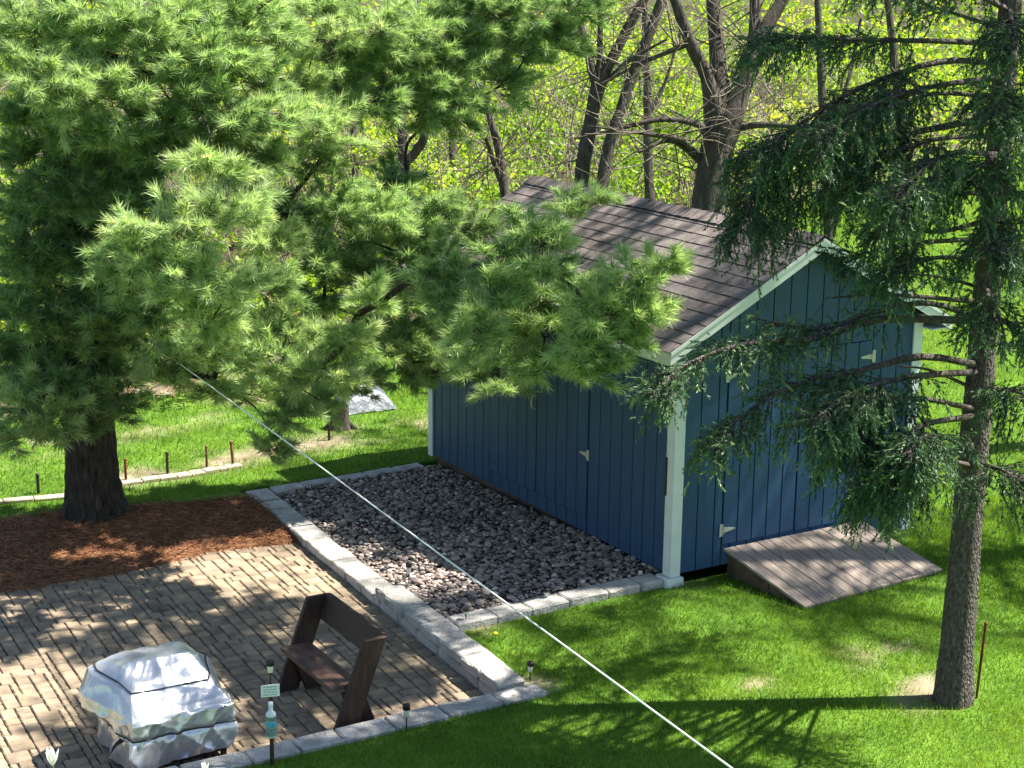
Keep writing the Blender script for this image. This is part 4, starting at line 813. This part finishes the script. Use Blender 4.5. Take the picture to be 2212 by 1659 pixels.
SB = [
 (br(2150,100,(2000,88,12.9),(1850,86,12.6),(1720,80,12.4),(1640,95,12.3)),1.0,1.0,.45),
 (br(2150,60,(2000,10,13.3),(1860,-30,13.5)),.7,.8,.45),(br(2150,30,(2050,-40,12.4),(1960,-60,11.9)),.9,1.0,.5),
 (br(2142,143,(2028,134,13.0),(1846,196,12.7),(1690,292,12.4),(1610,334,12.3)),1.25,1.3,.4),
 (br(2142,170,(2000,190,12.6),(1880,230,12.2),(1760,300,12.0)),1.1,1.2,.45),
 (br(2135,215,(2000,205,13.0),(1900,260,12.8),(1830,320,12.7)),1.1,1.1,.4),
 (br(2137,296,(2030,300,12.8),(1930,330,12.5),(1850,380,12.4)),1.2,1.1,.5),
 (br(2137,330,(2060,330,12.3),(1990,370,11.9),(1930,430,11.7)),1.1,1.0,.55),
 (br(2130,420,(2040,420,12.6),(1970,450,12.4),(1900,500,12.3)),1.0,1.0,.45),
 (br(2150,250,(1900,300,13.1),(1720,340,12.7),(1640,400,12.5),(1610,470,12.4)),1.3,1.7,.38),
 (br(2110,520,(1980,525,12.9),(1880,545,12.8),(1805,560,12.7)),.45,.6,.2),(br(2110,560,(2000,560,12.4),(1920,600,12.1)),.8,.9,.45),
 (br(2105,650,(1918,637,12.7),(1785,644,12.5)),0,0,.3),
 (br(2100,690,(2010,655,12.8),(1894,673,12.5),(1779,710,12.3),(1640,690,12.1)),.55,.6,.5),
 (br(2095,700,(1900,690,12.5),(1760,730,12.2),(1600,745,11.9),(1480,790,11.8),(1410,850,11.7)),.75,.8,.5),
 (br(2080,790,(1990,770,12.8),(1860,800,12.4),(1720,830,12.1),(1600,900,11.9),(1545,960,11.8)),.8,1.1,.5),
 (br(2078,800,(1960,815,12.3),(1840,850,11.9),(1760,905,11.7)),1.15,1.2,.5),
 (br(2070,880,(1980,860,12.6),(1900,880,12.3),(1830,960,12.1)),1.25,1.4,.4),
 (br(2068,900,(1990,920,12.2),(1920,980,12.0),(1890,1040,11.9)),1.2,1.2,.45),
 (br(2060,1010,(2000,990,12.6),(1950,1030,12.3),(1905,1060,12.2)),1.1,1.2,.4),
 (br(2070,960,(2010,940,12.0),(1960,980,11.7)),1.0,1.2,.5),
 (br(2100,880,(2170,840,13.0),(2240,870,12.6)),1.2,1.2,.45),(br(2095,1000,(2150,1010,12.4),(2230,1050,12.2)),1.1,1.2,.4),(br(2110,760,(2170,740,12.9),(2260,760,12.7)),.7,.8,.4),
 (br(2130,430,(2190,420,12.6),(2270,470,12.4)),1.1,1.0,.5),(br(2140,260,(2200,250,12.6),(2290,280,12.4)),1.1,1.0,.5),(br(2130,560,(2180,560,12.5),(2260,600,12.3)),.9,1.0,.45),
 (br(2150,330,(2130,350,12.5),(2100,400,12.1)),1.3,1.2,.45),(br(2145,470,(2150,490,12.3),(2130,540,12.0)),1.2,1.2,.45),(br(2155,180,(2165,200,12.3),(2150,260,11.9)),1.2,1.2,.5),(br(2120,620,(2140,650,12.5),(2170,700,12.3)),1.0,1.0,.45),(br(2160,20,(2185,40,12.2),(2200,100,11.9)),1.2,1.2,.45),
 (br(2085,840,(2010,800,13.4),(1930,790,13.9)),.0,0,.3),(br(2110,620,(2040,600,13.6),(1960,590,14.2)),.4,.6,.3),(br(2120,480,(2000,500,13.4),(1880,440,13.9),(1800,430,14.0)),.7,1.0,.35),
 (br(2140,380,(1990,390,13.3),(1850,400,13.4),(1750,420,13.3),(1660,480,13.1)),.9,1.4,.35)]
for z in np.arange(6.3, 12, .34):
    for k in range(3):
        a = rng.uniform(0, 6.283); Lb = (13-z)*.36+.25; d = np.array([math.cos(a), math.sin(a), 0]); p = tk_(z); SB.append(([p, p+d*Lb*.5+np.array([0, 0, .02]), p+d*Lb+np.array([0, 0, -.10*Lb])], .8, .6, .45))
spruce(sb_, s_top, .122, SB, 'spruce with bare lower trunk and drooping dark boughs in front of the shed', 1.0)
# spruces standing beyond the right of the view that shade the shed front and the lawn
def whole_spruce(x, y, H, z0, R0, label, dens, K, every=.38, per=5):
    b = np.array([x, y, float(ground_h(np.array([x]), np.array([y]))[0])]); tp = b+np.array([0.1, 0, H]); B_ = []
    for z in np.arange(z0, H-.3, every):
        for k in range(per):
            a = rng.uniform(0, 6.283); Lb = R0*(1-(z-z0)/(H-z0))*rng.uniform(.75, 1.1)+.2; d = np.array([math.cos(a), math.sin(a), 0]); p = b+np.array([0, 0, z]); B_.append(([p, p+d*Lb*.5, p+d*Lb+np.array([0, 0, -.3*Lb])], .9, 1.0, .45))
    return spruce(b, tp, .2, B_, label, dens, K, .012)
whole_spruce(8.2, -2.2, 22.0, 6.0, 3.1, 'tall spruce beyond the picture edge whose shade falls on the shed front', .46, 5, .45, 5)

# ------------------------------------------------------------------ hardwoods behind the shed
def hardwood(name, label, trunk, limbs, twn, cat='tree', twscale=1.0, n=12):
    """trunk and limbs: lists of (photo x, y, distance, radius)"""
    P = np.array([dp(a, b, d) for a, b, d, r in trunk]); P0 = P[0].copy(); P0[2] = float(ground_h(P0[:1], P0[1:2])[0])-.1; rb = P0.copy(); rb[2] += .1
    t_ = root(name, rb, label, cat); Pc = curve(np.vstack([P0, P]), 20); Rr = np.interp(np.linspace(0, 1, len(Pc)), np.linspace(0, 1, len(trunk)+1), [trunk[0][3]*1.25]+[q[3] for q in trunk]); V, F = tube(Pc, Rr, n, .05); obj_np('trunk', V, F, M_bark_wood, t_, smooth=True)
    tw = Acc(); src = [Pc[len(Pc)//2:]]
    for lb in limbs:
        Q = curve(np.array([dp(a, b, d) for a, b, d, r in lb]), 16); Rl = np.interp(np.linspace(0, 1, len(Q)), np.linspace(0, 1, len(lb)), [q[3] for q in lb]); V, F = tube(Q, Rl, 8, .06); obj_np('limb', V, F, M_bark_wood, t_, smooth=True); src.append(Q)
    for _ in range(twn):
        Q = src[rng.integers(0, len(src))]; k = rng.integers(1, len(Q)); a = Q[k]; d = norm(rng.normal(size=3)+np.array([0, 0, .4])); ln = rng.uniform(.5, 1.9)*twscale; c = curve([a, a+d*ln*.5+rng.normal(0, .08, 3), a+d*ln+rng.normal(0, .2, 3)], 6); V, F = tube(c, np.linspace(.014, .004, len(c))*twscale, 3); tw.add(V, F)
        for _ in range(2):
            k2 = rng.integers(2, len(c)); e = c[k2]+norm(rng.normal(size=3))*rng.uniform(.2, .7)*twscale; V, F = tube(np.array([c[k2], (c[k2]+e)/2+rng.normal(0, .03, 3), e]), np.array([.007, .005, .003])*twscale, 3); tw.add(V, F)
    if twn: tw.obj('twigs', M_twig, t_)['kind'] = 'stuff'
    return t_
hardwood('maple_tree', 'thick dark trunk forking into big limbs right behind the shed roof', [(1525,640,24,.26),(1530,450,24,.235),(1548,330,24,.235),(1565,255,24,.27)],
 [[(1545,265,24,.16),(1528,170,23.8,.10),(1490,90,23.6,.085),(1445,-40,23.4,.07)],[(1560,270,24,.18),(1550,130,24.1,.115),(1540,0,24.2,.10),(1535,-120,24.2,.08)],[(1575,265,24,.2),(1600,190,24,.14),(1625,110,24,.12),(1690,0,24.1,.09),(1730,-80,24.2,.08)],[(1618,130,24,.1),(1630,60,24.3,.085),(1630,-60,24.4,.07)],
  [(1530,300,24,.06),(1510,270,23.8,.05),(1430,258,23.5,.04),(1340,277,23.4,.03),(1240,300,23.4,.012)],[(1512,342,24,.05),(1470,302,23.7,.04),(1400,290,23.4,.03),(1270,272,23.2,.012)],[(1585,280,24,.06),(1640,270,23.8,.045),(1760,275,23.5,.02)],[(1300,180,23.4,.012),(1400,130,23.6,.03),(1490,95,23.7,.035)],[(1515,352,24,.04),(1450,305,23.8,.03),(1380,330,23.6,.015)]], 90)
hardwood('twin_tree', 'slender leaning twin trunks rising behind the middle of the shed roof', [(1250,520,28,.14),(1256,397,28,.13),(1266,322,28,.125),(1284,222,28,.12),(1294,179,28,.13)],
 [[(1290,190,28,.09),(1272,125,28,.07),(1251,43,28,.06),(1240,-40,28,.05)],[(1294,185,28,.08),(1296,100,28,.05),(1296,20,28,.04)],[(1298,182,28,.1),(1318,136,28,.095),(1366,43,28,.085),(1420,-50,28,.07)],[(1296,430,27.8,.11),(1315,315,27.8,.105),(1340,243,27.8,.10),(1365,165,27.8,.095),(1390,107,27.8,.09),(1415,40,27.8,.085),(1445,-40,27.8,.08)],[(1318,170,28,.05),(1360,130,27.6,.04),(1440,85,27.4,.02)]], 70)
hardwood('young_tree', 'thin curving dark trunk behind the far end of the shed roof', [(1100,520,27,.085),(1090,415,27,.08),(1077,320,27,.07),(1058,258,27,.055),(1036,205,27,.045)], [[(1080,390,27,.05),(1060,330,26.7,.04),(1050,300,26.5,.03)],[(1036,205,27,.045),(1010,120,27,.03),(1000,20,27,.02)]], 40)
hardwood('young_tree', 'short curved trunk seen through the gap in the pine boughs', [(874,420,27,.10),(872,352,27,.09),(869,300,27,.08),(866,200,27,.06)], [[(874,355,27,.08),(905,318,26.8,.08),(917,285,26.7,.07),(912,200,26.7,.05)]], 26)
hardwood('young_tree', 'thin dark trunk between the twin trunks and the thick maple', [(1404,450,33,.10),(1402,390,33,.095),(1400,290,33,.09),(1396,120,33,.07),(1390,-30,33,.05)], [[(1400,250,33,.05),(1440,170,33,.03),(1470,60,33,.02)]], 24)
hardwood('young_tree', 'straight dark trunk beside and behind the big pine trunk', [(300,905,25,.11),(296,860,25,.10),(292,780,25,.095),(288,640,25,.09),(285,420,25,.07)], [], 10)
hardwood('young_tree', 'slim trunk standing in leaf litter behind the row of stakes', [(348,880,27,.06),(345,840,27,.055),(343,760,27,.05),(350,600,27,.04)], [], 10)
hardwood('young_tree', 'pale upright trunk among leaves above the pine gap', [(770,470,34,.08),(768,380,34,.075),(764,280,34,.07),(760,120,34,.05)], [], 16)
hardwood('young_tree', 'grey upright trunk left of the thin curving trunk', [(985,470,38,.09),(980,380,38,.085),(972,200,38,.07),(965,20,38,.05)], [], 20)
hardwood('young_tree', 'thin trunk right of the maple behind the spruce boughs', [(1790,520,36,.11),(1786,420,36,.10),(1778,250,36,.09),(1765,-20,36,.07)], [[(1780,300,36,.06),(1830,180,36,.04),(1860,40,36,.03)]], 26)
hardwood('young_tree', 'leaning trunk behind the spruce boughs near the upper edge', [(1960,480,40,.12),(1955,380,40,.11),(1940,200,40,.10),(1915,-20,40,.08)], [], 26)

# a tall leafy tree beyond the picture whose crown dapples the roof
lb_ = np.array([9.6, 1.2, BACK_Z]); lt = root('leafy_tree', lb_, 'tall leafy tree beyond the picture edge that dapples the shed roof', 'tree')
V, F = tube(curve([lb_-np.array([0, 0, .1]), lb_+np.array([0, 0, 6]), lb_+np.array([.2, .3, 12]), lb_+np.array([.1, .5, 16.8])], 20), np.linspace(.3, .04, len(curve([lb_]*4, 20))), 10, .05); obj_np('trunk', V, F, M_bark_wood, lt, smooth=True)
P = []
for k in range(34):
    a = rng.uniform(0, 6.283); z = rng.uniform(11.5, 16.6); e = lb_+np.array([math.cos(a)*2.4, math.sin(a)*2.6, z])*np.array([1, 1, 1])*1.0; c = curve([lb_+np.array([0.1, .3, z-2]), lb_+np.array([math.cos(a), math.sin(a), z-.7]), lb_+np.array([math.cos(a)*rng.uniform(1.4, 2.8), math.sin(a)*rng.uniform(1.4, 2.8), z])], 10); V, F = tube(c, np.linspace(.06, .012, len(c)), 5); obj_np('limb', V, F, M_bark_wood, lt)
    P.append(c[-1]+rng.normal(0, .36, (70, 3)))
P = np.vstack(P); V, F = leaf_quads(P, rng.uniform(.10, .18, len(P))); obj_np('leaves', V, F, M_leaf, lt, {'v': np.repeat(rng.random(len(P)), 4)})['kind'] = 'stuff'

# ------------------------------------------------------------------ undergrowth, brush and far wood
LP, LS, LV = [], [], []
tries = 0; nsh = 0
while nsh < 520 and tries < 14000:
    tries += 1; t = 22+62*rng.random()**1.15; px = rng.uniform(-250, 2450); v = ray(px, 200); p = CAM+v*t; x, y = p[0], p[1]
    if y < wood_edge(np.array([x]))[0]+rng.uniform(-.3, .8): continue
    if vnoise(np.array([x+70]), np.array([y+40]), .22)[0] < .41: continue
    far = np.clip((t-24)/45, 0, 1); h = rng.uniform(.6, 1.8)+far*rng.uniform(.3, 4.6); r = rng.uniform(.5, 1.0)+far*1.3; nsh += 1; tone = np.clip(rng.normal(.28+.36*vnoise(np.array([x+11]), np.array([y+5]), .3)[0], .22), .03, .95)
    for lobe in range(rng.integers(3, 6)):      # each shrub is a few leafy lobes on stems
        a = rng.uniform(0, 6.283); q = r*rng.uniform(0, .9); c = np.array([x+q*math.cos(a), y+q*math.sin(a), BACK_Z+h*rng.uniform(.25, 1.0)]); rl = r*rng.uniform(.3, .55); n = int(56*rng.uniform(.6, 1.3))
        d_ = norm(rng.normal(size=(n, 3))); P = c+d_*rl*(rng.random(n)**.4)[:, None]*np.array([1, 1, .7]); P[:, 2] = np.maximum(P[:, 2], BACK_Z+.04)
        LP.append(P); LS.append(rng.uniform(.07, .125, n)*(1+far*.9)); LV.append(np.clip(rng.normal(tone, .15, n), 0, 1))
# a dense far wood closing the view
n = 20000; t = rng.uniform(60, 92, n); px = rng.uniform(-350, 2550, n); P = np.array([CAM+ray(a, 100)*b for a, b in zip(px, t)]); P[:, 2] = BACK_Z+rng.random(n)*7.5; ok = vnoise(P[:, 0]*.9+P[:, 2]*.35, P[:, 1]*.25+P[:, 2]*.8, .8) > .46; P = P[ok]; n = len(P)
LP.append(P); LS.append(rng.uniform(.22, .38, n)); LV.append(np.clip(rng.normal(.38, .2, n)+.3*(vnoise(P[:, 0], P[:, 1], .3)-.5), 0, 1))
# low growth carpeting the wood floor
n = 16000; t = rng.uniform(22, 70, n); px = rng.uniform(-250, 2450, n); P = np.array([CAM+ray(a, 300)*b for a, b in zip(px, t)]); ok = (P[:, 1] > wood_edge(P[:, 0])) & (vnoise(P[:, 0], P[:, 1], .5) > .5); P = P[ok]; P[:, 2] = BACK_Z+rng.random(len(P))*.35
LP.append(P); LS.append(rng.uniform(.07, .14, len(P))*(t[ok]/30)); LV.append(np.clip(rng.normal(.6, .2, len(P)), 0, 1))
LP = np.vstack(LP); LS = np.concatenate(LS); LV = np.concatenate(LV); V, F = leaf_quads(LP, LS)
o = obj_np('undergrowth', V, F, M_leaf, None, {'v': np.repeat(LV, 4)}); tag(o, 'bright spring green undergrowth filling the woods behind the shed', 'undergrowth', kind='stuff'); print('leaves', len(LP))
tw = Acc(); k = 0
while k < 1300:
    t = rng.uniform(23, 62); v = ray(rng.uniform(-200, 2400), 200); p = CAM+v*t
    if p[1] < wood_edge(p[:1])[0]+.2: continue
    k += 1; p[2] = BACK_Z-.02; Hh = rng.uniform(.8, 4.2); ln = norm(np.array([rng.normal(0, .5), rng.normal(0, .5), 1.0])); c = curve([p, p+ln*Hh*.5+rng.normal(0, .15, 3), p+ln*Hh+rng.normal(0, .45, 3)], 6); V, F = tube(c, np.linspace(.016, .005, len(c))*(1+(t-23)/40), 3); tw.add(V, F)
    for _ in range(2):
        i = rng.integers(2, len(c)); e = c[i]+rng.normal(0, .5, 3); V, F = tube(np.array([c[i], (c[i]+e)/2+rng.normal(0, .06, 3), e]), np.array([.008, .006, .004])*(1+(t-23)/40), 3); tw.add(V, F)
o = tw.obj('brush', M_twig, None); tag(o, 'tangle of bare grey brown saplings and twigs in the woods', 'brush', kind='stuff')
n = 3200; px = rng.uniform(-100, 1100, n); Pf = []
for a in px:
    t = rng.uniform(20, 34); p = CAM+ray(a, 600)*t
    if p[1] > wood_edge(p[:1])[0]-.1: Pf.append((p[0], p[1], BACK_Z+.02+rng.random()*.02))
Pf = np.array(Pf); V, F = leaf_quads(Pf, rng.uniform(.04, .09, len(Pf)), 2.0); o = obj_np('fallen_leaves', V, F, M_litter2, None, {'v': np.repeat(np.clip(rng.normal(.45, .25, len(Pf)), 0, 1), 4)}); tag(o, 'dry brown fallen leaves on the wood floor behind the lawn', 'leaves', kind='stuff')

# ------------------------------------------------------------------ grass
def on_lawn(x, y):
    bad = sunken(x, y) | ((x < wall_x(y)+.135) & (x > wall_x(y)-.2) & (y > -1.58) & (y < 4.9)) | ((y > -1.565) & (y < -1.3) & (x < -2.2))
    bad |= (x > wall_x(y)-.14) & (x < .02) & (y > -.03) & (y < 4.92); bad |= (x > -.05) & (x < W+.03) & (y > -.02) & (y < LEN+.02)
    bad |= (x < -2.3) & (y > 3.1) & (y < 4.95+.18*np.clip(-3.0-x, 0, 1)); bad |= (np.hypot(x-pb[0], y-pb[1]) < .45) | (np.hypot(x-sb_[0], y-sb_[1]) < .2)
    return ~bad
BP, BS = [], []
def grow(x0, x1, y0, y1, dens):
    n = int((x1-x0)*(y1-y0)*dens); x = rng.uniform(x0, x1, n); y = rng.uniform(y0, y1, n); P = np.stack([x, y, ground_h(x, y)], 1); v = P-CAM; d_ = v@DD; px = PCX+FPX*(v@RR)/d_; py = PCY-FPX*(v@UU)/d_
    acc_ = np.clip((13.0/d_)**2.2, 0, 1); ok = (rng.random(n) < acc_) & (px > -250) & (px < 2460) & (py < 1900) & (py > -80) & on_lawn(x, y) & (rng.random(n) > soil(x, y)*1.05) & (y < wood_edge(x)+.6)
    BP.append(P[ok]); BS.append((d_[ok]/13.0)**.75)
grow(-6.5, 5, -7, .6, 3300); grow(-9, 3, 4.4, 12, 2600); grow(2.5, 14, -4, 14, 2600); grow(14, 40, 0, 34, 2600); grow(3, 14, 14, 22, 2600)
BP = np.vstack(BP); BS = np.concatenate(BS); n = len(BP); print('grass blades', n)
D = norm(np.stack([rng.normal(0, .5, n), rng.normal(0, .5, n), np.ones(n)], 1)); patch = vnoise(BP[:, 0]+30, BP[:, 1]+30, .9)*.6+vnoise(BP[:, 0], BP[:, 1], 3.1)*.4
V, F = needle_tris(BP-np.array([0, 0, .005]), D, rng.uniform(.03, .075, n)*BS*(.7+.6*patch), .0075*BS)
o = obj_np('grass', V, F, M_grass, None, {'v': np.repeat(np.clip(.18+.65*patch+.16*np.clip((BP[:, 1]-1)/4, 0, 1)*(BP[:, 0] > 2)+rng.normal(0, .12, n)+(rng.random(n) < .04)*.4, 0, 1), 3)}); tag(o, 'short bright green lawn grass around the shed', 'grass', kind='stuff')
print('TRIS', sum(len(me.polygons)*(2 if len(me.polygons) and me.polygons[0].loop_total == 4 else 1) for me in bpy.data.meshes))
